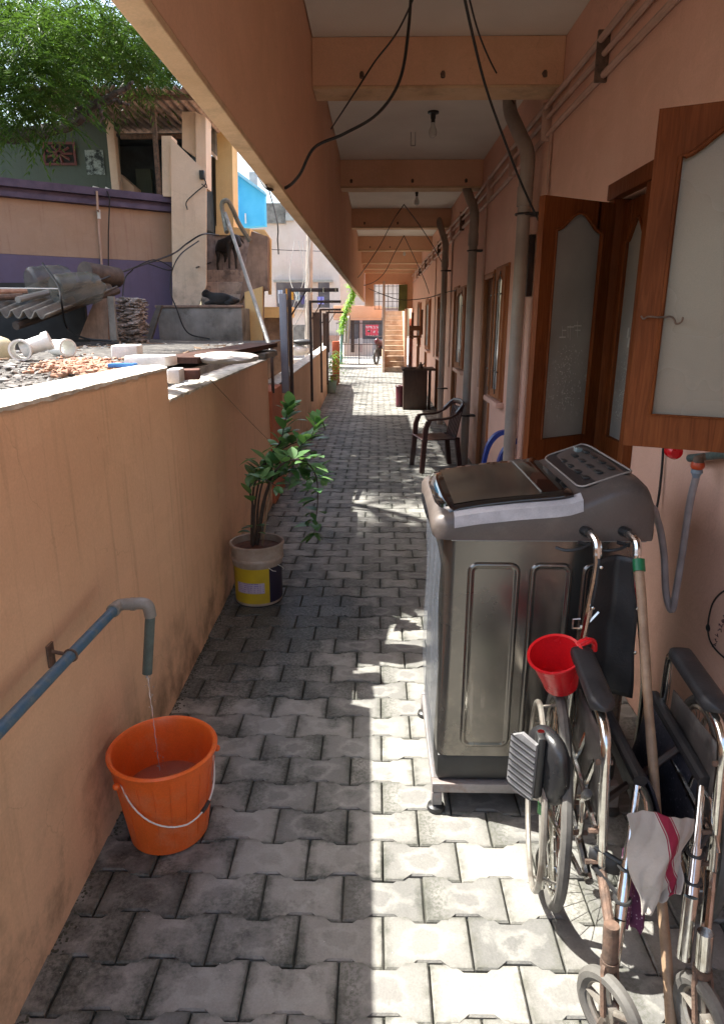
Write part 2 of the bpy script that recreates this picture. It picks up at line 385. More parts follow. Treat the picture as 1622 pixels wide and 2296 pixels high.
# moss and grit along the foot of the wall
b = B(); rd = random.Random(5)
for i in range(2600):
    y = rd.uniform(.6, 12); x = lwx(y)+abs(rd.gauss(0, .014))+.002
    b.blob((x, y, .0005), rd.uniform(.0015, .0042), (1.3, 1.3, .6), .3, 1, i)
tag(part('moss', b, mat('moss', (.03, .035, .02), (.06, .06, .045), 40, bump=.5), smooth=False), 'dark moss and grit along the foot of the peach compound wall', 'moss', kind='stuff')

# ================================================================== COMPOUND WALL
CW = thing('compound_wall', (-.9, 3, 0), 'peach painted compound wall on the left with a step down in its crumbling pale top', 'wall')
def wallseg(y0, y1, z, th=.15, zb=-.05, n=10):
    b = B(); V = []
    for i in range(n+1):
        y = y0+(y1-y0)*i/n; x = lwx(y); V.append([b.b.verts.new(q) for q in ((x, y, zb), (x, y, z), (x-th, y, z), (x-th, y, zb))])
    for A, C in zip(V, V[1:]):
        for k in range(4): b.b.faces.new((A[k], C[k], C[(k+1) % 4], A[(k+1) % 4]))
    b.b.faces.new(V[0][::-1]); b.b.faces.new(V[-1]); return b
def crumb(y0, y1, z, th=.15, seed=0):                 # rough mortar capping with a ragged lip
    rd = random.Random(seed); n = max(8, int((y1-y0)/.03)); b = B()
    prof = []
    for i in range(n+1):
        y = y0+(y1-y0)*i/n; x = lwx(y); e = rd.uniform(-.004, .006); d = rd.uniform(.004, .009) if rd.random() < .85 else rd.uniform(.009, .016)
        h = rd.uniform(.006, .016)
        prof.append([b.b.verts.new(q) for q in ((x+.003+e*.3, y, z-d), (x+.005, y, z+h*.3), (x-.03, y, z+h), (x-th*.6, y, z+h+rd.uniform(-.005, .008)), (x-th-.02, y, z+h*.4), (x-th-.025, y, z-.04))])
    for A, C in zip(prof, prof[1:]):
        for k in range(5): b.b.faces.new((A[k], C[k], C[k+1], A[k+1]))
    b.b.faces.new(prof[0][::-1]); b.b.faces.new(prof[-1]); return b
part('wall_face', wallseg(-3, 2.80, 1.405), M_wall, CW, ang=20)
part('wall_face', wallseg(2.802, 5.80, 1.275), M_wall, CW, ang=20)
part('capping', crumb(-3, 2.80, 1.405, seed=1), M_wtop, CW, ang=60)
part('capping', crumb(2.803, 5.80, 1.275, seed=2), M_wtop, CW, ang=60)
b = B(); b.box((-1.18, 5.803, -.05), (-.905, 6.45, 1.0)); part('pier', b, mat('red_orange_paint', (.50, .17, .085), (.4, .13, .07), 3), CW)
b = wallseg(6.45, 17.5, 1.0, .14, n=30); part('wall_face', b, M_wall, CW, ang=20)
part('capping', crumb(6.45, 17.5, 1.0, .14, seed=3), M_wtop, CW, ang=60)
# string stretched across the face of the wall
b = B(); p = spline([aX(470, 850, -.86), aX(560, 945, -.875), aX(600, 985, -.885)], 10); b.tube(p, .0022, 5)
tag(part('string', b, M_stick, loc=p[0]), 'thin pale string running down the peach compound wall from its top', 'string')

# ================================================================== ROW HOUSE
H = thing('row_house', (1.1, 4, 0), 'long peach row house with verandah ceiling, beams, doors and windows along the right side', 'house')
OPEN = [(1.02, 1.75, 1.25, 2.1), (2.87, 3.37, -.02, 2.12), (5.90, 6.50, .90, 2.05), (6.60, 7.25, 0, 2.03), (8.55, 9.30, .97, 2.0), (9.42, 10.02, 0, 2.03),
        (11.25, 12.0, .97, 2.0), (12.12, 12.75, 0, 2.03), (14.3, 15.0, .97, 2.0), (15.15, 15.8, 0, 2.03), (17.4, 18.1, .97, 2.0), (18.3, 18.95, 0, 2.03)]
b = B(); y = -.9
for (a, c, z0, z1) in OPEN:
    b.box((1.1, y, -.1), (1.3, a, 3.2)); b.box((1.1, a, z1), (1.3, c, 3.2))
    if z0 > .1: b.box((1.1, a, -.1), (1.3, c, z0))
    y = c
b.box((1.1, y, -.1), (1.3, 24, 3.2)); bmesh.ops.remove_doubles(b.b, verts=b.b.verts, dist=.0005)
part('wall', b, M_pink, H, smooth=False)
b = B(); b.box((-.39, -.7, 3.2), (4.2, 22, 3.4)); part('ceiling', b, M_ceil, H, smooth=False)
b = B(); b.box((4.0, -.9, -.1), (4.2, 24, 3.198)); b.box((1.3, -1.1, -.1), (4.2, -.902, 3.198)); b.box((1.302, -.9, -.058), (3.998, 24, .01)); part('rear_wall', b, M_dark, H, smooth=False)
b = B(); b.box((-.45, -.7, 2.135), (-.398, 22, 3.9)); part('fascia', b, M_fasc, H, smooth=False)
b = B(); b.box((-.452, -.7, 2.115), (-.396, 22, 2.133), .003); part('fascia_edge', b, M_under, H, smooth=False)
for i, yb in enumerate((1.35, 4.56, 7.73, 10.94, 14.45, 17.7, 19.6, 21.2)):
    b = B(); b.box((-.396, yb, 2.945), (1.098, yb+.23, 3.198), .004); part('beam', b, M_fasc, H, smooth=False)
    b = B(); b.box((-.394, yb-.003, 2.928), (1.097, yb+.233, 2.943), .002); part('beam_edge', b, M_under, H, smooth=False)
# painted-over hooks and the dark knots on the beams
for yb, xs in ((4.56, (-.1, .38, .98)), (7.73, (-.28, .36, .92)), (10.94, (-.2, .3, .95)), (14.45, (-.15, .25))):
    for x in xs:
        b = B(); b.tube([(x, yb, 3.0), (x, yb-.03, 3.0), (x, yb-.035, 2.975)], .013, 6); part('hook', b, M_rust, H)
# bulbs
for x, y_, n in ((.44, 6.06, 1), (.50, 9.43, 1), (.62, 16.6, 1)):
    b = B(); b.lathe([(0, 3.2), (.045, 3.2), (.045, 3.185), (.02, 3.18), (.02, 3.15), (.016, 3.145), (.016, 3.12), (0, 3.12)], (x, y_, 0), 16)
    hld = part('bulb_holder', b, M_black if n else M_white, H)
    b = B(); b.lathe([(.014, 3.12), (.016, 3.10), (.028, 3.075), (.033, 3.05), (.028, 3.025), (.012, 3.012), (0, 3.01)], (x, y_, 0), 16)
    part('bulb', b, mat('bulb_glass', (.6, .6, .56), rough=.15), hld)
b = B(); 
for q in (-.02, .02): b.tube([(.31+q, 6.67, 3.2), (.31+q, 6.67, 3.09)], .0035, 5)
b.tube([(.29, 6.67, 3.09), (.33, 6.67, 3.09)], .0035, 5); part('fan_hook', b, M_pvc, H)
# conduits high on the wall
for k, (z, x) in enumerate(((2.90, 1.055), (2.835, 1.075), (2.735, 1.08))):
    b = B(); pts = [(x, yy, z+.012*sin(yy*1.3+k)-.003*yy) for yy in [q*.5 for q in range(-1, 44)]]
    b.tube(pts, .0165 if k != 1 else .014, 8); part('conduit', b, M_pvcp, H)
for yy in [q*1.1+.4 for q in range(18)]:
    b = B(); b.box((1.04, yy, 2.71-.003*yy), (1.099, yy+.018, 2.93-.003*yy), .003); part('conduit_clip', b, M_rust if int(yy) % 3 == 0 else M_pvcp, H)
for yy in (4.72, 7.3, 8.1, 10.4, 13.2):
    b = B(); b.tube([(1.085, yy, 2.72), (1.085, yy, .9 if yy > 7 else 2.1)], .011, 6); part('conduit', b, M_pvcp, H)
# drain pipes
def drain(yy, n):
    b = B(); p = spline([(.93, yy+.42, 3.18), (.93, yy+.36, 3.02), (.96, yy+.16, 2.84), (1.0, yy, 2.66), (1.0, yy, 2.45)], 5)
    b.tube(p, .048, 14); b.tube([(1.0, yy, 2.46), (1.0, yy, 2.34)], .053, 14); b.tube([(1.0, yy, 2.46), (1.0, yy, 0)], .045, 14); o = part('drain_pipe', b, M_drain, H)
    for z in (.55, 2.28): b = B(); b.box((1.0, yy-.055, z), (1.1, yy+.055, z+.02), .004); b.tube([(1.0+.056*cos(a), yy+.056*sin(a), z+.01) for a in [2*pi*k/16 for k in range(16)]], .007, 6, closed=True); part('clamp', b, M_black, o)
drain(5.0, 0); drain(7.55, 1); drain(10.6, 2)
b = B(); b.tube([(1.04, 5.22, 0), (1.04, 5.22, 2.7)], .028, 10); part('drain_pipe', b, M_pvcp, H)
b = B(); b.box((1.06, 5.03, 1.757), (1.099, 5.16, 2.167), .004); part('shutter_panel', b, M_woodd, H)  # dark panel put in for a dark slit, taken as a window leaf
# ---- windows and doors along the wall
def ogee(wd, zs, ap, n=22):
    out = []
    for i in range(n+1):
        t = i/n; u = abs(2*t-1)
        f = 0 if u > .93 else (.5+.5*cos(pi*u/.93))**.8
        out.append((t*wd, zs+ap*f))
    return out
def leaf(parent, hinge, free, z0, z1, stile_h, stile_f, rail_b, sh, apex, th=.034, name='window_leaf', pane=M_frost, m=M_wood, panel=False, label=None):
    """a framed leaf with an ogee-headed pane; hinge/free are plan points"""
    h = Vector((*hinge, 0)); f = Vector((*free, 0)); d = (f-h); W = d.length; d.normalize(); nrm = Vector((-d.y, d.x, 0))
    P = lambda u, z, w_: h+d*u+nrm*w_+Vector((0, 0, z))
    b = B(); t = th/2
    b.prism([(0, z0), (stile_h, z0), (stile_h, z1), (0, z1)], P, -t, t)
    b.prism([(W-stile_f, z0), (W, z0), (W, z1), (W-stile_f, z1)], P, -t, t)
    t -= .001
    b.prism([(stile_h, z0), (W-stile_f, z0), (W-stile_f, z0+rail_b), (stile_h, z0+rail_b)], P, -t, t)
    pw = W-stile_h-stile_f; og = ogee(pw, z1-sh, apex)
    for (a, za), (c, zc) in zip(og, og[1:]):
        b.prism([(stile_h+a, za), (stile_h+c, zc), (stile_h+c, z1), (stile_h+a, z1)], P, -t, t)
    bmesh.ops.remove_doubles(b.b, verts=b.b.verts, dist=.0003)
    o = part(name, b, m, parent, ang=25)
    if label: o['label'] = label
    # moulding round the pane
    for sgn in (-1, 1):
        b = B(); e = t+.003
        path = [P(stile_h, z0+rail_b, sgn*e), P(stile_h, z1-sh, sgn*e)]+[P(stile_h+a, za, sgn*e) for a, za in og[1:-1]]+[P(W-stile_f, z1-sh, sgn*e), P(W-stile_f, z0+rail_b, sgn*e)]
        b.tube(path, .0065, 6, closed=True); part('moulding', b, m, o)
    b = B(); poly = [(stile_h, z0+rail_b), (W-stile_f, z0+rail_b)]+[(stile_h+a, za) for a, za in og[::-1]]
    b.prism(poly, P, -.003, .003); pn = part('pane', b, pane, o, smooth=False)
    return o, P, W
# near double door: outer leaf swung out, inner leaf shut
b = B()
b.box((1.06, 3.30, 0), (1.14, 3.375, 2.12), .004); b.box((1.06, 2.865, 0), (1.14, 2.925, 2.12), .004); b.box((1.055, 2.85, 2.122), (1.14, 3.39, 2.19), .004)
part('door_frame', b, M_wood, H)
A, PA, WA = leaf(H, (1.098, 3.335), (.692, 3.09), .03, 2.10, .115, .078, 1.03, .13, .075, name='door_leaf')
b = B()
for w_ in (-.018, .018):
    b.prism([(.10, .12), (WA-.07, .12), (WA-.07, .92), (.10, .92)], PA, w_-.004, w_+.004)
part('door_panel', b, M_wood, A)
# etched letters and sprig on that pane (marks in the frosted glass)
b = B(); rd = random.Random(11)
def stroke(u0, z0_, u1, z1_, wd=.005):
    for sg in (1, -1): b.prism([(u0-wd/2, z0_-wd/2), (u1+wd/2, z1_-wd/2), (u1+wd/2, z1_+wd/2), (u0-wd/2, z0_+wd/2)], PA, sg*.0035, sg*.0048)
for (u, z, kind) in ((.30, 1.52, 0), (.25, 1.52, 1), (.205, 1.54, 2)):
    if kind == 0: stroke(u, z, u, z+.045, .007); stroke(u-.02, z, u+.012, z, .006); stroke(u-.02, z+.03, u, z+.03, .005)
    if kind == 1: stroke(u, z-.01, u, z+.05, .007); stroke(u+.015, z, u+.015, z+.04, .006); stroke(u-.018, z+.045, u+.018, z+.045, .006)
    if kind == 2: stroke(u, z-.02, u, z+.05, .006); stroke(u-.02, z+.03, u+.02, z+.03, .006); stroke(u-.018, z+.01, u+.01, z+.01, .005)
for i in range(150):
    u = rd.gauss(.26, .045); z = rd.uniform(1.18, 1.48)
    if .12 < u < .37:
        q = rd.uniform(0, pi); l = rd.uniform(.002, .007); stroke(u, z, u+l*cos(q), z+l*sin(q), .0022)
part('etching', b, M_etch, A, smooth=False)
C_, PC, WC = leaf(H, (1.125, 3.30), (1.125, 2.925), .03, 2.10, .07, .07, 1.03, .17, .09, name='door_leaf')
b = B()
for (u, z) in ((.20, 1.50), (.235, 1.515), (.18, 1.54)): 
    for sg in (1,): b.prism([(u-.01, z-.02), (u+.004, z-.022), (u+.012, z+.02), (u-.004, z+.024)], PC, -.006, -.0042)
for i in range(110):
    u = rd.gauss(.2, .04); z = rd.uniform(1.15, 1.46); q = rd.uniform(0, pi); l = rd.uniform(.002, .007)
    if .09 < u < .29: b.prism([(u, z), (u+l*cos(q), z+l*sin(q)), (u+l*cos(q)+.002, z+l*sin(q)+.002), (u+.002, z+.002)], PC, -.006, -.0042)
part('etching', b, M_etch, C_, smooth=False)
b = B()
b.b.free()
for z in (1.25, 1.9, .4): b = B(); b.tube([(1.075, 3.33, z), (1.075, 3.33, z+.07)], .007, 6); part('hinge', b, M_chrome, A)
# near kitchen window leaf, swung out toward the passage
b = B(); b.box((1.06, 1.0, 1.22), (1.14, 1.06, 2.16), .004); b.box((1.06, 1.72, 1.22), (1.14, 1.78, 2.16), .004); b.box((1.06, 1.06, 1.215), (1.14, 1.72, 1.26), .004); b.box((1.06, 1.06, 2.11), (1.14, 1.72, 2.16), .004)
wf = part('window_frame', b, M_wood, H)
Bl, PB, WB = leaf(H, (1.085, 1.745), (.712, 1.925), 1.253, 2.107, .075, .062, .092, .115, .07, pane=M_frost2, name='window_leaf', th=.036)
b = B(); q0 = PB(WB-.025, 1.60, -.02)
for sg in (-1, 1):
    P2 = lambda u, z, w_: PB(u, z, sg*w_)
    b.tube(spline([P2(WB-.012, 1.607, .024), P2(WB-.02, 1.60, .034), P2(WB-.03, 1.606, .03), P2(WB-.06, 1.604, .03), P2(WB-.085, 1.606, .032), P2(WB-.095, 1.598, .034), P2(WB-.10, 1.588, .034), P2(WB-.112, 1.592, .034), P2(WB-.115, 1.605, .034)], 4), .0026, 6)
part('stay_hook', b, M_rust, Bl)
# farther windows and doors
for i, (a, c, z0, z1) in enumerate(OPEN[2:]):
    if z0 < .1:
        b = B(); b.box((1.085, a, 0), (1.13, a+.05, z1), .003); b.box((1.085, c-.05, 0), (1.13, c, z1), .003); b.box((1.085, a+.05, z1-.05), (1.13, c-.05, z1), .003); fr = part('door_frame', b, M_wood2, H)
        ang = R(62) if i < 3 else R(8)
        b = B(); hy = c-.05; L = c-a-.1
        b.box((1.20, hy-L, .02), (1.235, hy, z1-.055), .003, rot=Matrix.Rotation(-.0, 3, 'Z'))
        for zz in (.2, 1.1): b.box((1.194, hy-L+.09, zz), (1.20, hy-.09, zz+.75), .003)
        dr = part('door', b, M_woodd if i < 4 else M_wood, H)
        b = B(); b.tube([(1.199, hy-L+.05, 1.0), (1.17, hy-L+.05, 1.0), (1.17, hy-L+.05, 1.12), (1.199, hy-L+.05, 1.12)], .006, 6); part('handle', b, M_chrome, dr)
    else:
        b = B(); b.box((1.08, a, z0), (1.13, a+.045, z1), .003); b.box((1.08, c-.045, z0), (1.13, c, z1), .003); b.box((1.08, a+.045, z1-.045), (1.13, c-.045, z1), .003); b.box((1.08, a+.045, z0), (1.13, c-.045, z0+.045), .003)
        b.box((1.082, (a+c)/2-.02, z0+.045), (1.128, (a+c)/2+.02, z1-.045), .002)
        fr = part('window', b, M_wood2, H)
        b = B()
        for k in range(7): yy = a+.07+k*(c-a-.14)/6; b.tube([(1.155, yy, z0+.01), (1.155, yy, z1-.01)], .007, 6)
        part('grille', b, M_black, fr)
        b = B()
        for k in range(4): yy = a+.12+k*(c-a-.24)/3; b.box((1.035, yy-.006, z0+.06), (1.041, yy+.006, z1-.06))
        for zz_ in (z0+.25, z1-.25): b.box((1.034, a+.03, zz_), (1.042, c-.03, zz_+.012))
        part('guard_bars', b, M_black, fr)
        mid_ = (a+c)/2; dpt = (.035, .06, .03, .05, .04)[(i//2) % 5]
        for hy_, fy_ in ((a+.02, mid_-.04), (c-.02, mid_+.06)):
            leaf(fr, (1.072, hy_), (1.072-dpt, fy_), z0+.03, z1-.03, .045, .045, .07, .10, .05, th=.026, pane=M_gwin, m=M_wood2)
    b = B() if z0 > .1 else None
    if b: b.box((1.03, a-.05, z0-.045), (1.099, c+.05, z0-.003), .004); part('sill', b, M_pink, H)
# skirting strip of darker paint
# utility tap on the wall
# ================================================================== THINGS IN THE PASSAGE
# ---- orange bucket under the spout
def bucket(name, loc, h, rt, rb, m, label, cat, rimr=.008, ribs=True, group=None):
    t = thing(name, loc, label, cat, group); X, Y, Z = loc
    b = B(); pr = []
    for i in range(11):
        q = i/10; pr.append((rb+(rt-rb)*q, Z+.004+(h-.012)*q))
    outer = [(0, Z+.006), (rb*.86, Z+.006), (rb*.90, Z), (rb, Z+.006)]+pr[1:]
    top = [(rt+.002, Z+h-.02), (rt+rimr, Z+h-.018), (rt+rimr+.003, Z+h-.006), (rt+rimr*.6, Z+h), (rt-.002, Z+h-.003)]
    inner = [(r-.005, z) for r, z in pr[::-1]]+[(0, Z+.012)]
    b.lathe(outer+top+inner, (X, Y, 0), 64)
    if ribs:
        for k in range(20):
            a = 2*pi*k/20+.1
            b.tube([(X+(rb+.0012)*cos(a), Y+(rb+.0012)*sin(a), Z+.02), (X+(rt+.0002)*cos(a), Y+(rt+.0002)*sin(a), Z+h-.045)], .0011, 4)
    part('body', b, m, t, ang=50); return t
BK = bucket('bucket', (-.665, 1.80, 0), .315, .158, .122, M_orange, 'orange plastic bucket with a thin wire handle standing under the running spout', 'bucket')
b = B(); hp = []
a0, a1 = R(-128), R(22)                                 # ears, handle hanging on the near right side
P0 = Vector((-.665+.166*cos(a0), 1.80+.166*sin(a0), .262)); P1 = Vector((-.665+.166*cos(a1), 1.80+.166*sin(a1), .262))
for i in range(25):
    q = i/24; a = a0+(a1-a0)*q; r = .150+.022*(1-abs(2*q-1)); z = .262-.125*sin(pi*q)**.8 
    hp.append((-.665+(r)*cos(a), 1.80+r*sin(a), z))
b.tube(hp, .0026, 6); hd = part('handle', b, M_white, BK)
b = B(); b.tube(hp[15:18], .0065, 8); part('grip', b, M_black, hd)
b = B()
for P_ in (P0, P1): b.blob(P_, .011, (1, 1, 1), 0, 2)
part('ear', b, M_orange, BK)
b = B(); b.lathe([(0, .16), (.133, .16)], (-.665, 1.80, 0), 48)
wm_ = NT('water'); wm_.bsdf((.75, .50, .36), .03, 0, wm_.bump(wm_.noise(28, 3), .3, .01), Transmission_Weight=.85, IOR=1.33)
tag(part('water', b, wm_.m, loc=(-.665, 1.80, .16)), 'water standing inside the orange bucket', 'water', kind='structure')
# ---- blue pipe with a bent spout
s_bl = mat('weathered_blue_pipe', (.045, .12, .21), (.075, .14, .19), 30, .5, bump=.2, grime=(.25, .26, .24), gscale=30, gamt=.25)
s_gr = mat('greenish_pipe', (.085, .12, .11), (.06, .085, .08), 30, .5, bump=.2)
e1 = aX(255, 1368, -.79); e0 = aX(-60, 1700, -.805)
dirp = (e1-e0).normalized()
TP = thing('tap_pipe', (e1.x, e1.y, 0), 'weathered blue water pipe with grey elbows and bent down spout beside the orange bucket', 'water pipe')
b = B(); b.tube([e0-dirp*.6, e0, e1], .0150, 16); part('pipe', b, s_bl, TP)
corner = e1+dirp*.04; out = Vector((.082, .004, .003)); c2 = corner+out
b = B(); b.tube(spline([e1-dirp*.004, corner-dirp*.008, corner+Vector((.014, .002, .0)), corner+out*.5], 5), .0185, 16); b.tube([e1-dirp*.008, e1+dirp*.008], .0205, 16); part('elbow', b, M_pvc, TP)
b = B(); b.tube(spline([corner+out*.46, c2-Vector((.012, 0, 0)), c2+Vector((.006, .001, -.010)), c2+Vector((.010, .004, -.045))], 5), .0185, 16); b.tube([corner+out*.44, corner+out*.6], .0205, 16); part('elbow', b, M_pvc, TP)
sp0 = c2+Vector((.010, .004, -.035)); 
ht = aY(330, 1510, min(sp0.y+.01, 1.88)); sp1 = Vector((ht.x, ht.y, ht.z))
b = B(); b.tube([sp0, sp1], .0155, 16, cap=False); b.tube([sp1, sp0], .0115, 16, cap=False); part('spout', b, s_gr, TP)
br = e0+(e1-e0)*.60; wx = lwx(br.y)
b = B(); b.tube([br+Vector((wx-br.x, 0, .012)), br+Vector((-.014, 0, .004))], .005, 8); b.box((wx, br.y-.02, br.z-.028), (wx+.006, br.y+.014, br.z+.035), .002)
b.tube([br+Vector((.0165*cos(a), 0, .0165*sin(a))) for a in [2*pi*k/14 for k in range(14)]], .0035, 6, closed=True); part('bracket', b, M_rust, TP)
# ---- falling water
b = B(); rd = random.Random(4); top = sp1; pts = []; rr = []
for i in range(34):
    q = i/33; z = top.z-(top.z-.163)*q
    pts.append((top.x+.012*q+rd.gauss(0, .0009), top.y-.006*q+rd.gauss(0, .0009), z)); rr.append(max(.0008, (.0034-.0018*q)*rd.uniform(.45, 1.15)*(1 if (i % 5) else .35)))
b.tube(pts, rr, 8)
for i in range(24):
    q = rd.random(); b.blob((top.x+.012*q+rd.gauss(0, .006), top.y+rd.gauss(0, .004), top.z-(top.z-.17)*q), rd.uniform(.0012, .0026), (1, 1, 1.5), 0, 1)
wj = NT('water_jet'); wj.bsdf((.95, .9, .86), .05, 0, None, Transmission_Weight=.7, IOR=1.33)
tag(part('water_stream', b, wj.m, loc=tuple(sp1)), 'thin broken stream of water falling from the spout into the orange bucket', 'water stream')
# ---- paint pail with plant
def pail():
    X, Y = -.69, 3.67; rt, rb, h = .151, .137, .365
    t = thing('plant_pail', (X, Y, 0), 'old paint pail with yellow and navy label holding a shrub by the compound wall', 'pail')
    s = NT('pail_plastic')
    pos = s.sep(s.co.outputs['Object']); an = s.math('ARCTAN2', pos[1], pos[0]); z = pos[2]
    base = s.mix(s.mr(s.noise(9, 6, .7), .4, .65), (.40, .33, .27), (.27, .2, .15))
    lab = s.math('MULTIPLY', s.mr(z, .022, .024), s.mr(z, .236, .234))
    yel = s.mix(s.mr(s.noise(7, 4), .35, .7), (.56, .40, .02), (.42, .29, .02))
    navy = s.mr(an, R(-54), R(-53)); 
    right = s.math('MULTIPLY', navy, s.mr(an, R(50), R(49)))
    left = s.math('MULTIPLY', s.mr(an, R(-160), R(-159)), s.mr(an, R(-53), R(-54)))
    col = s.mix(s.math('MULTIPLY', lab, left), base, yel); col = s.mix(s.math('MULTIPLY', lab, right), col, (.018, .014, .035))
    s.bsdf(col, .45)
    b = B(); b.lathe([(0, .004), (rb*.95, .004), (rb, .01), (rb+.004, .23), (rt-.006, .25), (rt-.004, .268), (rt+.002, .27), (rt+.002, .285), (rt-.001, .288), (rt, .345), (rt+.006, .347), (rt+.007, .36), (rt+.001, h), (rt-.007, h-.003), (rt-.009, .30), (0, .30)], (X, Y, 0), 56)
    part('body', b, s.m, t, ang=45)
    b = B(); b.lathe([(0, .338), (.05, .336), (.11, .33), (rt-.008, .322)], (X, Y, 0), 40); part('soil', b, M_soil, t)
    # paper label with printed lines
    sl = NT('printed_label'); g = sl.sep(sl.co.outputs['Object'])
    li = sl.mr(sl.math('ABSOLUTE', sl.math('SUBTRACT', sl.math('FRACT', sl.math('MULTIPLY', g[2], 85)), .5)), .16, .2, 1, 0)
    tx = sl.mr(sl.noise(160, 2, .5, sl.coord((1, 1, .1))), .47, .52)
    sl.bsdf(sl.mix(sl.math('MULTIPLY', sl.math('MULTIPLY', li, tx), .8), (.42, .36, .45), (.10, .05, .26)), .5)
    b = B(); R_ = rb+.0035
    b.grid(lambda u, v: (X+R_*cos(R(-136+u*70)), Y+R_*sin(R(-136+u*70)), .088+v*.063), 14, 2); part('label', b, sl.m, t, normals=False)
    b = B(); b.tube([(X+.142*cos(q), Y+.142*sin(q), z) for q, z in ((R(-55), .24), (R(-44), .215), (R(-34), .205))], .002, 5); b.tube([(X+.15*cos(R(a)), Y+.15*sin(R(a)), .245-.10*sin(pi*(a+30)/180)) for a in range(-30, 151, 12)], .0022, 5); part('handle', b, M_white, t)
    return X, Y
PXx, PYy = pail()
def leafblade(b, base, d, L, W, droop=.25, fold=.18, n=6):
    d = Vector(d).normalized(); side = d.cross(Vector((0, 0, 1)))
    if side.length < .05: side = Vector((1, 0, 0))
    side.normalize(); up = side.cross(d).normalized(); rows = []
    for i in range(n+1):
        t = i/n; wd = W*.5*(sin(pi*min(1, t**.82))**.85 if 0 < t < 1 else 0.02)
        c = Vector(base)+d*L*t-Vector((0, 0, 1))*droop*L*t*t
        rows.append((b.b.verts.new(c-side*wd+up*fold*wd), b.b.verts.new(c-up*.0), b.b.verts.new(c+side*wd+up*fold*wd)))
    for A, C in zip(rows, rows[1:]):
        b.b.faces.new((A[0], A[1], C[1], C[0])); b.b.faces.new((A[1], A[2], C[2], C[1]))
def plant():
    rd = random.Random(21); t = thing('pot_plant', (PXx, PYy, .33), 'leafy green shrub leaning out of the old paint pail over the paving', 'plant')
    sb = B(); lb = B()
    def A(x, y, Y): return aY(x, y, Y)
    b0 = Vector((PXx-.02, PYy, .33))
    stems = [
        [b0, A(572, 1130, 3.70), A(590, 1050, 3.75), A(628, 990, 3.8), A(640, 940, 3.85), A(652, 912, 3.88)],
        [b0+Vector((.012, .01, 0)), A(580, 1120, 3.66), A(600, 1060, 3.66), A(650, 1020, 3.7), A(690, 985, 3.75), A(712, 950, 3.78)],
        [b0+Vector((.02, .0, 0)), A(590, 1125, 3.6), A(622, 1050, 3.55), A(670, 1030, 3.52), A(705, 1060, 3.5), A(712, 1120, 3.5), A(704, 1195, 3.52)],
        [b0+Vector((-.012, .0, 0)), A(566, 1120, 3.7), A(575, 1070, 3.75), A(600, 1030, 3.8), A(655, 995, 3.85), A(700, 985, 3.9)],
        [b0+Vector((.02, .02, 0)), A(600, 1100, 3.75), A(640, 1060, 3.8), A(690, 1050, 3.75), A(725, 1075, 3.7)],
        [b0+Vector((0, -.02, 0)), A(569, 1150, 3.58), A(560, 1090, 3.55), A(590, 1075, 3.5), A(620, 1090, 3.5)]]
    for k, s in enumerate(stems):
        p = spline(s, 8); n = len(p); sb.tube(p, [.0075*(1-.72*i/n) for i in range(n)], 7)
    sp = [spline(s, 8) for s in stems]
    def lf(x, y, Y, dx, dy, dz, L, W, dr=.25): leafblade(lb, A(x, y, Y), (dx, dy, dz), L, W, dr)
    # the single leaves that stand out against the paving
    lf(655, 945, 3.85, -1, 0, .5, .085, .05); lf(655, 945, 3.85, 1, -.2, .35, .10, .035); lf(652, 918, 3.88, 1, 0, .4, .05, .02); lf(652, 915, 3.88, -.7, 0, .2, .03, .015)
    lf(650, 970, 3.84, -.3, -1, .5, .085, .05); lf(650, 970, 3.84, 1, .2, .5, .07, .045); lf(636, 1000, 3.8, -1, -.3, .4, .095, .05); lf(712, 930, 3.78, .55, .2, -1, .09, .05)
    lf(715, 930, 3.76, -.1, .2, .3, .05, .03)
    for n_, s in enumerate(sp):
        m = len(s)
        for i in range(int(m*.36) if n_ not in (2,) else int(m*.4), m, 2 if n_ != 2 else 3):
            c = s[i]; fwd = (s[min(i+1, m-1)]-s[max(i-1, 0)]).normalized()
            for q in range(2 if n_ < 5 else 1):
                a = rd.uniform(0, 2*pi); side = Vector((cos(a), sin(a)*.8, rd.uniform(-.1, .55)))
                L = rd.uniform(.08, .125); leafblade(lb, c+side*.006, side+fwd*.5+Vector((0, 0, .25)), L, L*rd.uniform(.48, .62), rd.uniform(.05, .3), rd.uniform(.1, .3))
        for q in range(3):
            a = rd.uniform(0, 2*pi); leafblade(lb, s[-1], Vector((cos(a), sin(a), .3))+(s[-1]-s[-2]).normalized(), .07, .035, .2)
    for q in range(60):                                  # dense middle
        c = A(rd.gauss(648, 38), rd.gauss(1045, 26), rd.uniform(3.55, 3.85)); a = rd.uniform(0, 2*pi)
        L = rd.uniform(.07, .115); leafblade(lb, c, (cos(a), sin(a), rd.uniform(-.5, .3)), L, L*.52, rd.uniform(.2, .6), .2)
    for q in range(9):                                    # little shoots at the rim
        c = A(rd.uniform(545, 580), rd.uniform(1175, 1195), 3.62); a = rd.uniform(0, 2*pi); leafblade(lb, c, (cos(a), sin(a), .2), .06, .026, .2)
    for (x, y) in ((704, 1195), (700, 1165), (698, 1150), (712, 1100)):
        for q in range(3): a = rd.uniform(0, 2*pi); leafblade(lb, A(x, y, 3.52), (cos(a), sin(a), -.2), .06, .03, .4)
    lf(706, 1200, 3.5, -.8, -.3, -.2, .09, .045, .2)
    part('stem', sb, M_bark, t); part('leaves', lb, M_pleaf, t, normals=False)
    b = B(); c = A(596, 1160, 3.62); b.tube([(PXx+.03, PYy, .33), c, A(615, 1040, 3.62)], .006, 6); part('support_stick', b, M_stick, t)
plant()
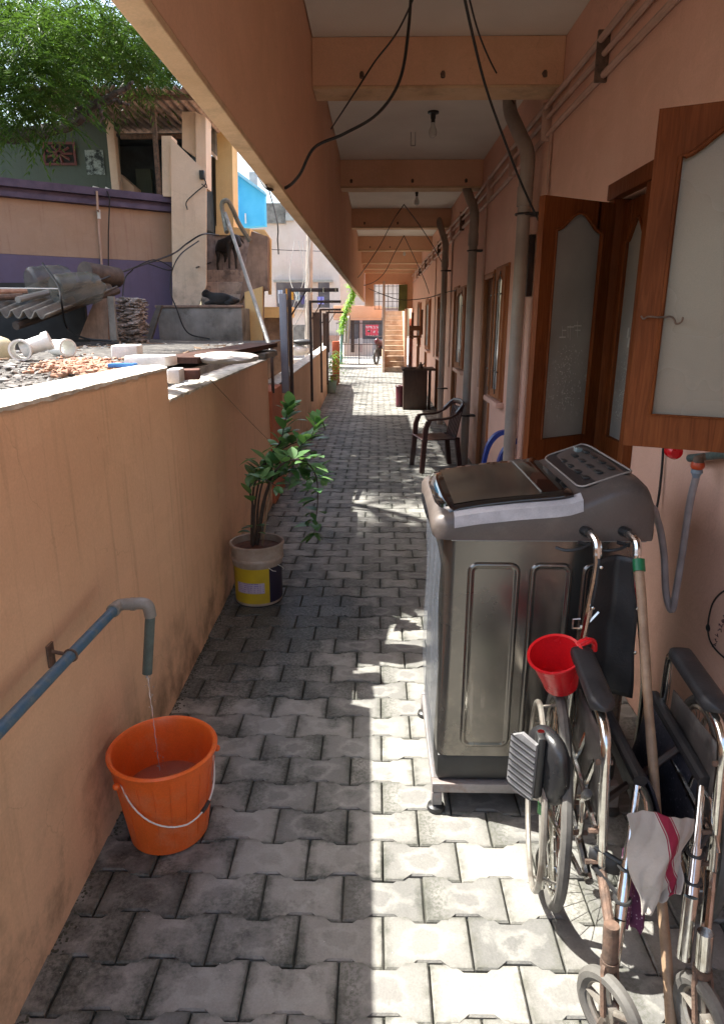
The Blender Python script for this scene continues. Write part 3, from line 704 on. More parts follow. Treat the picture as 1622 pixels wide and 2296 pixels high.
# ---- washing machine on its stand
def washer():
    X0, X1, Y0, Y1 = .205, .80, 1.905, 2.47
    t = thing('washing_machine', (.5, 2.18, .105), 'grey top loading washing machine with dark glass lid standing on a steel frame', 'washing machine')
    s = NT('washer_metal'); P = s.co.outputs['Object']
    col = s.mix(s.mr(s.noise(2.2, 5), .35, .65), (.20, .19, .175), (.15, .142, .13))
    dust = s.mr(s.noise(6, 8, .75), .54, .66); col = s.mix(s.math('MULTIPLY', dust, .3), col, (.42, .38, .32))
    scr = s.mr(s.noise(40, 3, .6, s.coord((1, 1, .12))), .66, .7); col = s.mix(s.math('MULTIPLY', scr, .25), col, (.5, .47, .43))
    s.bsdf(col, s.mr(s.noise(3, 5), .3, .7, .18, .32), .85, s.bump(s.noise(6, 3), .05, .01)); mb = s.m
    md = mat('washer_housing', (.115, .092, .082), (.095, .076, .068), 3, .36, .1, bump=.03, grime=(.22, .19, .165), gscale=4, gamt=.25)
    # cabinet with pressed panels on the near side
    b = B(); r_ = .035
    def cabx(u):  return X0+(X1-X0)*u
    za, zb = .215, .965
    out = []
    for (cx, cyq, a0) in ((X1-r_, Y1-r_, 0), (X0+r_, Y1-r_, 90), (X0+r_, Y0+r_, 180), (X1-r_, Y0+r_, 270)):
        for k in range(6): a = R(a0+k*18); out.append((cx+r_*cos(a), cyq+r_*sin(a)))
    b.prism(out, lambda u, v, w_: Vector((u, v, w_)), za, zb); part('cabinet', b, mb, t, ang=30)
    for (xa, xb) in ((.288, .428), (.475, .585), (.632, .742)):
        zt, zz = .885, .26; b = B(); r2 = .022; n = 5
        def rr(ins):
            o_ = []
            for (cx, cz, a0) in ((xb-r2, zt-r2, 0), (xa+r2, zt-r2, 90), (xa+r2, zz+r2, 180), (xb-r2, zz+r2, 270)):
                for k in range(n+1): a = R(a0+k*90/n); o_.append((cx+(r2-ins)*cos(a), cz+(r2-ins)*sin(a)))
            return o_
        rings = [[b.b.verts.new((x, Y0-dy, z)) for x, z in rr(ins)] for ins, dy in ((-.010, -.0005), (-.007, .005), (-.001, .0085), (.004, .006), (.009, .0035), (.012, .0035))]
        for A_, C2 in zip(rings, rings[1:]):
            for k in range(len(A_)): b.b.faces.new((A_[k], A_[(k+1) % len(A_)], C2[(k+1) % len(A_)], C2[k]))
        b.b.faces.new(rings[-1]); part('pressed_panel', b, mb, t, ang=60)
    b = B(); b.box((X0-.0, Y0+.006, .115), (X1, Y1-.006, .2145), .015); part('base', b, M_black, t)
    # top housing: lofted cross-sections from front (left) to the wall
    b = B(); prof = [(.168, .990, .998), (.170, .975, 1.018), (.182, .967, 1.034), (.21, .966, 1.046), (.30, .966, 1.062), (.42, .966, 1.076), (.53, .966, 1.085), (.57, .966, 1.091), (.62, .966, 1.108), (.68, .966, 1.138), (.73, .966, 1.156), (.77, .966, 1.152), (.80, .967, 1.125), (.815, .968, 1.09), (.818, .975, 1.03), (.815, .98, 1.0)]
    rings = []
    for i, (x, z0, z1) in enumerate(prof):
        e = .0 if i > 3 else (.055, .03, .014, .004)[i]
        ya, yb = Y0-.008+e, Y1+.008-e; k = min(.045, (z1-z0)*.45); rg = []
        for (y, z) in ((ya, z0), (ya, z1-k), (ya+k*.25, z1-k*.35), (ya+k*.9, z1-k*.05), (ya+k*1.5, z1), ((ya+yb)/2, z1+.004), (yb-k*1.5, z1), (yb-k*.9, z1-k*.05), (yb-k*.25, z1-k*.35), (yb, z1-k), (yb, z0)): rg.append(b.b.verts.new((x, y, z)))
        rings.append(rg)
    for A_, C2 in zip(rings, rings[1:]):
        n = len(A_)
        for k in range(n): b.b.faces.new((A_[k], A_[(k+1) % n], C2[(k+1) % n], C2[k]))
    b.b.faces.new(rings[0]); b.b.faces.new(rings[-1]); hs = part('top_housing', b, md, t, ang=50)
    def ztop(x):
        for (a, _, za_), (c, _, zc) in zip(prof, prof[1:]):
            if x <= c: return za_+(zc-za_)*(x-a)/(c-a)
        return prof[-1][2]
    gl = NT('lid_gloss'); gl.bsdf((.012, .010, .010), .08, 0, None, Coat_Weight=.6)
    gs = NT('lid_glass'); gs.bsdf(gs.mix(gs.mr(gs.noise(5, 5), .4, .65), (.085, .068, .05), (.045, .036, .03)), .16)
    b = B(); ya, yb = Y0+.045, Y1-.02
    def lid(x0, x1, y0, y1, h, nx=14, rnd=.0):
        v = b.grid(lambda u, w_: ((x0+(x1-x0)*u)+(.03*(1-u)*(2*w_-1)**4 if rnd else 0), y0+(y1-y0)*w_, ztop(x0+(x1-x0)*u)+h-(.004*(2*w_-1)**4)), nx, 8)
    lid(.166, .585, ya-.020, yb+.018, .007, rnd=1); 
    ld = part('lid', b, gl.m, t, normals=False, ang=60); so_ = ld.modifiers.new('s', 'SOLIDIFY'); so_.thickness = .012; so_.offset = 0
    b = B(); lid(.235, .50, ya+.012, yb-.02, .0150, rnd=0); part('lid_window', b, gs.m, ld, normals=False)
    b = B(); b.tube([(.50, ya+.03, ztop(.50)+.0145), (.50, yb-.03, ztop(.5)+.0145)], .003, 6); part('lid_trim', b, M_pvc, ld)
    # control panel, smooth sloping island with buttons
    b = B(); cpts = []
    for (cx, cyq, a0) in ((.745, Y1-.09, 0), (.635, Y1-.09, 90), (.635, Y0+.10, 180), (.745, Y0+.10, 270)):
        for k in range(6): a = R(a0+k*18); x = cx+.024*cos(a); cpts.append(Vector((x, cyq+.045*sin(a), ztop(x)+.0065)))
    ctr = [Vector((.635, Y0+.13, 0)), Vector((.725, Y1-.11, 0))]
    cpn = NT('control_panel'); cpn.bsdf(cpn.mix(cpn.mr(cpn.voro(60), .12, .2), (.12, .095, .085), (.03, .025, .025)), .35)
    b.b.faces.new([b.b.verts.new(p) for p in cpts]); part('control_panel', b, cpn.m, hs)
    b = B(); b.tube([p+Vector((0, 0, .001)) for p in cpts], .0032, 6, closed=True); part('panel_trim', b, mat('panel_trim', (.32, .28, .25), rough=.4), hs)
    for i in range(4):
        for j in range(3):
            y = Y0+.13+i*.085; x = .648+j*.037; b = B(); b.box((x-.009, y-.018, ztop(x)+.004), (x+.009, y+.018, ztop(x)+.0105), .002); part('button', b, M_black, hs)
    b = B(); b.box((.70, Y1-.14, ztop(.7)+.005), (.722, Y1-.10, ztop(.72)+.0115), .001); part('display', b, mat('display_glass', (.25, .3, .3), rough=.1), hs)
    b = B(); b.tube([(X0+.02, Y0-.0085, .966), (X1, Y0-.0085, .966)], .0016, 5); part('seam', b, M_pvc, t)
    # loose plastic film at the front face
    fm = NT('plastic_film'); p = fm.bsdf((.16, .18, .22), .22, 0, fm.bump(fm.noise(18, 5, .6, fm.coord((1, 1, .3))), .8, .02)); tr = fm.n('ShaderNodeBsdfTransparent'); mx = fm.n('ShaderNodeMixShader'); fm.set(mx.inputs[0], fm.mr(fm.noise(7, 4, .6, fm.coord((1, 1, .4))), .35, .7, .3, .6)); fm.t.links.new(tr.outputs[0], mx.inputs[1]); fm.t.links.new(p.outputs[0], mx.inputs[2]); fm.t.links.new(mx.outputs[0], fm.out.inputs[0])
    b = B(); rd = random.Random(2); b.grid(lambda u, v: (X0-.004-.004*sin(v*9+u*5)-.004*sin(pi*v), Y0+.02+(Y1-Y0)*u, .10+.78*v), 12, 24); part('film', b, fm.m, t, normals=False)
    b = B()                                                # white paper caught under the lid edge
    def sh_(u, v):
        x = .232+.375*u; z1 = ztop(x); v = max(v, .0+.30*(1-u)**6*0); L = [(Y0-.0105, z1-.0452), (Y0-.0105, z1-.045), (Y0+.001, z1-.0135), (Y0+.034, z1+.0005)]
        t_ = v*3; k = min(2, int(t_)); f = t_-k; return (x, L[k][0]*(1-f)+L[k+1][0]*f, L[k][1]*(1-f)+L[k+1][1]*f)
    b.grid(sh_, 20, 9)
    ppr = part('paper_strip', b, mat('white_paper', (.58, .56, .57), (.42, .40, .41), 12, .7, bump=.3, bscale=90), t, normals=False)
    # stand
    st = thing('washer_stand', (.5, 2.18, 0), 'grey steel frame stand with round adjustable feet under the washing machine', 'stand')
    ms = mat('grey_painted_steel', (.27, .25, .25), (.21, .2, .2), 9, .5, .2, bump=.06, grime=(.2, .11, .07), gscale=12, gamt=.4)
    b = B(); e = .012
    b.box((X0-e, Y0-e, .078), (X1+e, Y0+.022, .113), .003); b.box((X0-e, Y1-.022, .078), (X1+e, Y1+e, .113), .003)
    b.box((X0-e, Y0+.023, .078), (X0+.022, Y1-.023, .112), .003); b.box((X1-.022, Y0+.023, .078), (X1+e, Y1-.023, .112), .003); part('frame', b, ms, st)
    for (x, y) in ((X0+.004, Y0+.004), (X1-.004, Y0+.004), (X0+.004, Y1-.004), (X1-.004, Y1-.004)):
        b = B(); b.box((x-.016, y-.016, .028), (x+.018, y+.018, .0775), .003); lg = part('leg', b, ms, st)
        b = B(); b.lathe([(0, 0), (.028, 0), (.031, .006), (.028, .018), (.014, .026), (.009, .034), (0, .034)], (x, y, 0), 20); part('foot', b, M_black, lg)
washer()
# ---- inlet tap, hoses and flex behind the machine
TA = thing('wall_tap', (1.1, 2.2, 1.15), 'red handled wall tap with orange and grey hose connector below the swung out window leaf', 'tap')
a1_ = aX(1620, 1022, 1.05); k1 = aX(1527, 1022, 1.045)
b = B(); b.tube([(1.06, 1.55, a1_.z+.01), (1.06, a1_.y, a1_.z+.005), (1.055, k1.y-.04, k1.z)], .013, 12); part('pipe', b, s_gr, TA)
b = B(); kz = k1; b.lathe([(0, -.03), (.02, -.028), (.026, -.015), (.026, .018), (.020, .028), (0, .03)], (kz.x-.02, kz.y+.02, kz.z+.012), 20, axis='Y'); part('knob', b, M_red, TA)
cn = aX(1562, 1050, 1.03)
b = B(); b.lathe([(0, .04), (.012, .04), (.016, .034), (.016, .018), (0, .018)], cn, 16); b.tube([cn+Vector((0, 0, .03)), cn+Vector((.02, 0, .04))], .012, 10); part('valve', b, M_rust, TA)
b = B(); b.lathe([(0, .020), (.019, .020), (.021, .012), (.021, .004), (.017, -.002), (0, -.002)], cn, 16); part('ring', b, mat('orange_red_plastic', (.55, .07, .02), rough=.4), TA)
b = B(); b.lathe([(0, 0), (.017, -.003), (.018, -.014), (.013, -.022), (.010, -.034), (0, -.034)], cn, 16); part('connector', b, mat('blue_grey_plastic', (.22, .26, .32), rough=.4), TA)
mh = NT('grey_hose'); mh.bsdf(mh.mix(mh.mr(mh.noise(14, 4), .35, .65), (.36, .31, .31), (.25, .21, .205)), .35)
b = B(); hpts = spline([cn+Vector((0, 0, -.03)), aX(1545, 1130, 1.025), aX(1530, 1230, 1.02), aX(1517, 1310, 1.01), aX(1505, 1368, 1.0), aX(1492, 1330, .985), aX(1487, 1240, .97), aX(1474, 1170, .93), aX(1450, 1135, .86), Vector((.81, 2.28, .93))], 8); b.tube(hpts, .0115, 10)
tag(part('inlet_hose', b, mh.m, loc=tuple(cn)), 'grey water hose looping down the pink wall from the tap to the washing machine', 'hose')
b = B(); b.tube(spline([aX(1487, 985, 1.088), aX(1482, 1060, 1.088), aX(1472, 1135, 1.08), aX(1455, 1180, 1.05), Vector((.9, 2.42, .80))], 8), .005, 6)
tag(part('power_flex', b, M_cable, loc=(1.09, 2.5, 1.2)), 'black electric flex dropping down the pink wall behind the washing machine', 'cable')
# black wire ring and scribble on the wall at the right edge
b = B(); W_ = [aX(x, y, 1.096) for x, y in ((1640, 1318), (1615, 1330), (1597, 1352), (1588, 1385), (1586, 1415), (1592, 1440), (1608, 1462), (1630, 1480), (1650, 1486))]
b.tube(spline(W_, 8), .0028, 6); c_ = aX(1586, 1408, 1.096); b.tube([c_+Vector((0, .010*cos(a), .010*sin(a))) for a in [2*pi*k/14 for k in range(14)]], .0026, 6, closed=True)
wl = part('wall_wire', b, M_cable, loc=tuple(c_)); tag(wl, 'black wire bent into a ring against the pink wall above the far wheelchair armrest', 'wire')
b = B(); rd = random.Random(9)
for k in range(9):
    x0 = 1597+k*4; y0 = 1447-k*11
    b.tube([aX(x0+rd.uniform(-4, 4)+q*1.3, y0+rd.uniform(-5, 5), 1.0985) for q in range(6)], .0011, 4)
tag(part('pen_scribble', b, mat('ink', (.06, .02, .04)), loc=tuple(c_)), 'faint handwritten pen scribble on the pink wall inside the wire ring', 'writing')
# ================================================================== WHEELCHAIR (half folded, facing the camera)
def wheelchair():
    t = thing('wheelchair', (.68, 1.55, 0), 'half folded wheelchair with black armrests and chrome frame parked before the washing machine', 'wheelchair')
    xl = lambda y: .535+.10*(y-1.40)
    xr = lambda y: .80+.10*(y-1.40)
    def wheel(cx, cy, side):
        r = .295; ax = Vector((1, -.22*side if side > 0 else -.16, .0)).normalized()
        u = Vector((-ax.y, ax.x, 0)); c = Vector((cx, cy, r))
        C = lambda rad, off, a: c+ax*off+(u*cos(a)+Vector((0, 0, 1))*sin(a))*rad
        w_ = thing_child('rear_wheel', t, c)
        b = B(); b.tube([C(r-.014, 0, 2*pi*k/56) for k in range(56)], .0145, 8, closed=True); part('tyre', b, M_rubber, w_)
        b = B(); b.tube([C(r-.034, 0, 2*pi*k/56) for k in range(56)], .0085, 6, closed=True); part('rim', b, M_chrome, w_)
        b = B(); b.tube([C(r-.045, .05*side, 2*pi*k/56) for k in range(56)], .0085, 8, closed=True)
        for k in range(6): a = 2*pi*k/6+.3; b.tube([C(r-.036, .004*side, a), C(r-.045, .05*side, a)], .004, 5)
        part('hand_rim', b, M_rim, w_)
        b = B()
        for k in range(32):
            a = 2*pi*k/32; a2 = a+(.22 if k % 2 else -.22); s_ = .022 if k % 4 < 2 else -.022
            b.tube([C(.02, s_, a2*1.0), C(r-.036, 0, a)], .0013, 4)
        part('spokes', b, M_chrome, w_)
        b = B(); b.tube([C(0, -.045, 0), C(0, .035, 0)], .018, 12); b.tube([C(0, -.1*side, 0), C(0, 0, 0)], .008, 8); part('hub', b, M_chrome, w_)
    def thing_child(name, par, loc):
        o = bpy.data.objects.new(name, None); COL.objects.link(o); o.parent = par; o.location = Vector(loc)-OFF[par.name]; OFF[o.name] = Vector(loc); o.empty_display_size = .05; return o
    wheel(.512, 1.625, -1); wheel(.905, 1.60, 1)
    # side frames
    for sd_, xf in ((-1, xl), (1, xr)):
        X = lambda y, d=0: xf(y)+d
        hx0 = .632 if sd_ < 0 else .745
        bx_ = xf(1.78)+(.02 if sd_ < 0 else -.03)
        b = B()
        b.tube(spline([(bx_, 1.80, .30), (bx_, 1.80, .52), (bx_*.6+hx0*.4, 1.80, .70), (hx0, 1.81, .90), (hx0, 1.815, .955)], 6), .0115, 10)             # back post
        b.tube(spline([(hx0, 1.815, .950), (hx0, 1.83, .985), (hx0-.008, 1.87, .998), (hx0-.02, 1.91, .99)], 6), .0125, 10)
        b.tube([(X(1.80), 1.80, .30), (X(1.34), 1.34, .27)], .011, 8)
        b.tube(spline([(X(1.72), 1.72, .30), (X(1.72), 1.72, .64), (X(1.70), 1.70, .695), (X(1.66), 1.66, .705), (X(1.42), 1.42, .700), (X(1.36), 1.355, .685), (X(1.335), 1.33, .64), (X(1.33)+.006, 1.33, .55), (X(1.33)+.024, 1.33, .30)], 6), .0125, 12)
        part('side_frame', b, M_chrome, t)
        # armrest pad
        b = B(); a0 = Vector((X(1.68), 1.68, .728)); a1 = Vector((X(1.375), 1.375, .728)); d = (a1-a0).normalized(); sdv = Vector((d.y, -d.x, 0)); L = (a1-a0).length; sec = []
        for i in range(13):
            q = i/12; wd = .030*min(1, (1-abs(2*q-1)**6)**.5+.25); hh = .019*min(1, (1-abs(2*q-1)**8)**.5+.3); c = a0+d*L*q; ring = []
            for k in range(12):
                a = 2*pi*k/12; ca, sa = cos(a), sin(a); ring.append(b.b.verts.new(c+sdv*wd*math.copysign(abs(ca)**.6, ca)+Vector((0, 0, hh*math.copysign(abs(sa)**.6, sa)))))
            sec.append(ring)
        for A_, C2 in zip(sec, sec[1:]):
            for k in range(12): b.b.faces.new((A_[k], A_[(k+1) % 12], C2[(k+1) % 12], C2[k]))
        b.b.faces.new(sec[0]); b.b.faces.new(sec[-1]); part('armrest', b, M_vinyl, t, ang=60)
        # seat rail, lifted by the folding
        rx0 = .648 if sd_ < 0 else .805; rx1 = .635 if sd_ < 0 else .80
        b = B(); b.tube([(rx0-.0, 1.40, .515), (rx1+.02, 1.76, .535)], .0175, 10); part('seat_rail', b, M_vinyl, t)
        # front hanger and telescopic tubes
        A_ = Vector((rx0-.004, 1.405, .50)); fx = .572 if sd_ < 0 else .725
        Bm = aY(*((1388, 2060) if sd_ < 0 else (1548, 2010)), 1.24); Bb = aY(*((1372, 2165) if sd_ < 0 else (1532, 2150)), 1.20)
        b = B(); b.tube([A_, Bm], .0105, 12); b.tube([Bm, Bb], .0155, 12); b.tube([A_*.42+Bm*.58, Bm], .0145, 12)
        b.tube([A_, (rx0, 1.36, .49), (rx0, 1.30, .40)], .004, 5)
        hg = part('footrest_hanger', b, M_chrome, t)
        Fb = aY(*((1352, 1985) if sd_ < 0 else (1590, 2000)), 1.33)
        b = B()
        for q in (.62, .86): 
            c = A_*(1-q)+Bm*q; b.tube([c+Vector((.017*cos(a), .017*sin(a), 0)) for a in [2*pi*k/12 for k in range(12)]], .005, 6, closed=True); b.tube([c, Vector((X(1.33), 1.33, c.z+.03))], .006, 6)
        part('clamp', b, M_black, hg)
        # caster
        cq = aZ(1364, 2266, .09) if sd_ < 0 else aZ(1572, 2285, .09); cx, cy_c = cq.x, cq.y+.03; r = .092; yaw = R(28 if sd_ < 0 else 12)
        ax = Vector((cos(yaw), sin(yaw), 0)); u = Vector((-ax.y, ax.x, 0)); c = Vector((cx, cy_c-.035, r))
        w_ = thing_child('caster', t, c)
        C = lambda rad, off, a: c+ax*off+(u*cos(a)+Vector((0, 0, 1))*sin(a))*rad
        b = B(); b.tube([C(r-.013, 0, 2*pi*k/36) for k in range(36)], .0165, 8, closed=True); part('tyre', b, M_rubber, w_)
        b = B(); b.tube([C(0, -.012, 0), C(0, .012, 0)], .022, 14)
        for k in range(5): a = 2*pi*k/5; b.tube([C(.015, 0, a), C(r-.022, 0, a)], .009, 6)
        b.tube([C(r-.026, 0, 2*pi*k/30) for k in range(30)], .007, 6, closed=True); part('hub', b, M_rim, w_)
        b = B(); top = Vector((cx, cy_c, .205))
        for s_ in (-1, 1):
            p = [top+Vector((0, 0, -.008)), top+ax*.019*s_+Vector((0, -.005, -.02)), C(0, .020*s_, 0)]
            b.tube(spline(p, 4), .007, 6)
        b.tube([top, top+Vector((0, 0, -.02))], .02, 12); part('fork', b, M_rust, w_)
        b = B(); b.tube([top, top+Vector((0, .012, .085))], .0175, 12); b.tube([top+Vector((0, .01, .06)), (X(1.33)+.022, 1.33, .32)], .012, 10); part('stem', b, M_rust if sd_ < 0 else M_chrome, w_)
        # brake lever by the push handle
        b = B(); hb = Vector((hx0-.012, 1.85, .975)); b.tube(spline([hb, hb+Vector((-.03, -.012, -.012)), hb+Vector((-.07, -.01, -.018)), hb+Vector((-.095, .01, -.016))], 4), .0045, 6); b.tube([hb+Vector((-.0, 0, -.006)), hb+Vector((-.035, 0, .004))], .006, 6); part('brake_lever', b, M_black, t)
        b = B(); g0 = Vector((hx0-.010, 1.875, .999)); b.tube([g0, g0+Vector((-.022, .07, .0))], .0155, 10); part('handle_grip', b, M_black, t)
    # cross brace
    for A2, B2 in (((xl(1.55), 1.55, .26), (.815, 1.55, .515)), ((xr(1.57), 1.57, .26), (.66, 1.57, .515))):
        b = B(); b.tube([A2, B2], .010, 8); part('cross_brace', b, M_steel, t)
    # seat sling folded down between the rails
    s = NT('floral_seat_cover'); col = s.mix(s.mr(s.voro(75), .10, .22), (.10, .08, .11), (.018, .018, .028)); s.bsdf(col, .75, 0, s.bump(s.noise(60, 4), .5, .01))
    b = B(); b.grid(lambda u, v: (.662+(.818-.662)*u-.012*v, 1.41+.35*v, .522-.23*sin(pi*u**1.7)**.9+.010*sin(11*v+6*u)*sin(pi*u)+.02*v), 16, 14)
    o = part('seat', b, s.m, t, normals=False); m_ = o.modifiers.new('s', 'SOLIDIFY'); m_.thickness = .007
    # backrest sling between the posts, creased
    pL = [(.556+.0, .50), (.585, .60), (.612, .72), (.630, .86), (.634, .945)]
    def px(side, z):
        if side < 0: T = [(.50, .600), (.62, .604), (.72, .612), (.86, .627), (.95, .634)]
        else: T = [(.50, .775), (.62, .768), (.72, .76), (.86, .752), (.95, .746)]
        for (a, x), (c, y) in zip(T, T[1:]):
            if z <= c: return x+(y-x)*(z-a)/(c-a)
        return T[-1][1]
    b = B(); b.grid(lambda u, v: (px(-1, .50+.445*v)*(1-u)+px(1, .50+.445*v)*u, 1.795+.040*(1-abs(2*u-1.1))*(1 if u else 1)+.004*sin(14*v+3*u), .50+.445*v), 14, 24)
    o = part('backrest', b, M_vinyl, t, normals=False, ang=60); m_ = o.modifiers.new('s', 'SOLIDIFY'); m_.thickness = .006
    b = B()
    b.b.free()
    for side in (-1, 1):
        for z in (.925, .80, .66): b = B(); b.blob((px(side, z)+.004*-side, 1.785, z), .006, (1, .6, 1), 0, 1); part('rivet', b, M_chrome, t)
    # dangling belt buckle on the left post
    b = B(); c = aY(1300, 1400, 1.80); b.tube([c+Vector((-.002, 0, .018)), c+Vector((-.022, 0, .016)), c+Vector((-.022, 0, -.012)), c+Vector((0, 0, -.012))], .0035, 6); b.box(tuple(c+Vector((-.002, -.004, -.014))), tuple(c+Vector((.022, .004, -.002))), .002)
    b.tube([c+Vector((.02, 0, 0)), c+Vector((.05, 0, .04))], .005, 5); part('belt_buckle', b, M_chrome, t)
    # folded sling flank, inner tubes, wheel locks and bolts
    b = B(); b.grid(lambda u, v: (.640+.085*u+.010*sin(5*v+3*u), 1.40+.36*v, .515-.20*u**1.3+.010*sin(13*v+7*u)), 12, 14)
    o = part('folded_sling', b, M_vinyl, t, normals=False, ang=70); o.modifiers.new('s', 'SOLIDIFY').thickness = .006
    for xf, sg in ((xl, -1), (xr, 1)):
        for yy in (1.47, 1.585): b = B(); b.tube([(xf(yy), yy, .285), (xf(yy)+.004, yy, .46), (xf(yy)+.02, yy, .525)], .0085, 8); part('inner_tube', b, M_chrome, t)
        b = B(); b.tube([(xf(1.40)-.005, 1.335, .43), (xf(1.72)-.01, 1.73, .46)], .010, 8); part('lower_rail', b, M_chrome, t)
        b = B(); b.tube([(xf(1.36)+.03*sg, 1.36, .43), (xf(1.36)+.04*sg, 1.345, .50), (xf(1.36)+.045*sg, 1.31, .545)], .005, 6); lk = part('wheel_lock', b, M_chrome, t)
        b = B(); b.tube([(xf(1.36)+.045*sg, 1.312, .542), (xf(1.36)+.05*sg, 1.285, .572)], .010, 8); part('lock_tip', b, M_black, lk)
        for (yy, zz) in ((1.33, .62), (1.33, .43), (1.72, .46), (1.47, .30), (1.585, .30), (1.33, .34)): b = B(); b.tube([(xf(yy)-.018, yy, zz), (xf(yy)+.018, yy, zz)], .0065, 6); part('bolt', b, M_rust, t)
    b = B(); b.grid(lambda u, v: (xl(1.33)-.01+.13*u, 1.335-.02*sin(pi*u), .335+.045*v-.02*sin(pi*u)), 10, 2); o = part('heel_strap', b, M_vinyl, t, normals=False); o.modifiers.new('s', 'SOLIDIFY').thickness = .003
    # skirt guards
    for xf in (xl, xr):
        b = B(); b.grid(lambda u, v: (xf(1.38+.32*u)+.018, 1.38+.32*u, .36+.27*v-.04*u*v), 6, 6); o = part('skirt_guard', b, mat('dark_side_panel', (.05, .045, .042), (.09, .08, .075), 12, .45, bump=.1, grime=(.2, .18, .16), gscale=9, gamt=.35), t, normals=False); m_ = o.modifiers.new('s', 'SOLIDIFY'); m_.thickness = .004
    # swung away left legrest: tube, calf pad, ribbed plate
    q0 = aY(1216, 1800, 1.46); q1 = aY(1213, 1990, 1.44)
    b = B(); b.tube([aY(1212, 1640, 1.47), q0, q1], .009, 10); b.tube([q0+Vector((0, 0, .01)), aY(1300, 1960, 1.36), (xl(1.34), 1.34, .29)], .007, 8); b.tube([aY(1236, 1780, 1.45), aY(1240, 1990, 1.44)], .008, 8)
    lr = part('leg_rest', b, M_chrome, t); lr['label'] = 'chrome leg rest tube folded out beside the left wheel'
    b = B(); b.tube([q0+Vector((0, 0, -.002)), q0+Vector((0, 0, -.030))], .0125, 12); part('green_band', b, mat('green_band', (.14, .42, .16), rough=.5), lr)
    b = B(); cc = aY(1226, 1715, 1.47); vs = []
    V = B(); Ax = Vector((.34, -.94, 0)).normalized(); Bx = Vector((Ax.y, -Ax.x, 0))
    for s_ in (1,):
        rings = []
        for q, k_ in ((-.018, .80), (-.012, .96), (0, 1), (.012, .95), (.018, .75)):
            rings.append([V.b.verts.new(cc+Ax*(.078*k_*math.copysign(abs(cos(a))**.7, cos(a)))+Vector((0, 0, .098*k_*math.copysign(abs(sin(a))**.8, sin(a))))+Bx*q*1.3) for a in [2*pi*k/28 for k in range(28)]])
        for A_, C2 in zip(rings, rings[1:]):
            for k in range(28): V.b.faces.new((A_[k], A_[(k+1) % 28], C2[(k+1) % 28], C2[k]))
        V.b.faces.new(rings[0]); V.b.faces.new(rings[-1])
    part('calf_pad', V, mat('moulded_black_pad', (.022, .022, .024), rough=.32), t, ang=60)
    # aluminium foot plate, standing on edge, with ribs
    b = B(); pc = aY(1172, 1712, 1.46); PA_ = Vector((.75, -.66, 0)).normalized(); PB_ = Vector((PA_.y, -PA_.x, 0))
    fn = lambda u, v, w_: pc+PA_*u+Vector((0, 0, v))+PB_*w_
    poly = [(-.040, -.062), (-.018, -.088), (.032, -.094), (.034, .070), (-.008, .086), (-.036, .068)]
    b.prism(poly, fn, -.006, .006); fp = part('foot_plate', b, mat('brushed_aluminium', (.52, .52, .53), (.34, .34, .35), 30, .35, .5, bump=.1), t, smooth=False)
    b = B()
    for k in range(9):
        z = -.075+k*.018; b.prism([(-.036, z+.004), (.034, z-.016), (.034, z-.013), (-.036, z+.007)], fn, .0062, .0095); b.prism([(-.036, z+.004), (.034, z-.016), (.034, z-.013), (-.036, z+.007)], fn, -.0095, -.0062)
    part('ribs', b, M_black, fp, smooth=False)
    b = B(); b.box(tuple(pc+Vector((.028, -.02, -.09))), tuple(pc+Vector((.048, .02, .085))), .006); part('plate_bracket', b, M_black, t)
wheelchair()
# ---- red mug hooked on the armrest
def mug():
    c = aY(1266, 1515, 1.68); t = thing('mug', tuple(c), 'bright red plastic bathing mug hanging beside the wheelchair armrest', 'mug')
    b = B(); rt, rb, h = .070, .047, .118; n = 40
    pr = [(0, .004), (rb-.004, .004), (rb, 0), (rb+.001, .006)]+[(rb+(rt-rb)*q/6, .006+(h-.008)*q/6) for q in range(1, 7)]+[(rt+.005, h-.002), (rt+.004, h+.002), (rt-.003, h)]+[(rb-.003+(rt-rb)*q/6, .008+(h-.010)*q/6) for q in range(6, -1, -1)]+[(0, .007)]
    b.lathe(pr, (0, 0, 0), n)
    b.tube(spline([(rt-.002, 0, h-.006), (rt+.03, .0, h-.004), (rt+.046, 0, h-.020), (rt+.044, 0, h-.05)], 6), .008, 8)
    b.box((rt-.006, -.013, h-.008), (rt+.036, .013, h-.001), .003)
    M_ = Matrix.Translation(c+Vector((-.01, 0, -.025))) @ Matrix.Rotation(R(-17), 4, 'Y') @ Matrix.Rotation(R(15), 4, 'X') @ Matrix.Rotation(R(12), 4, 'Z')
    bmesh.ops.transform(b.b, matrix=M_, verts=b.b.verts); part('body', b, M_red, t, ang=50)
mug()
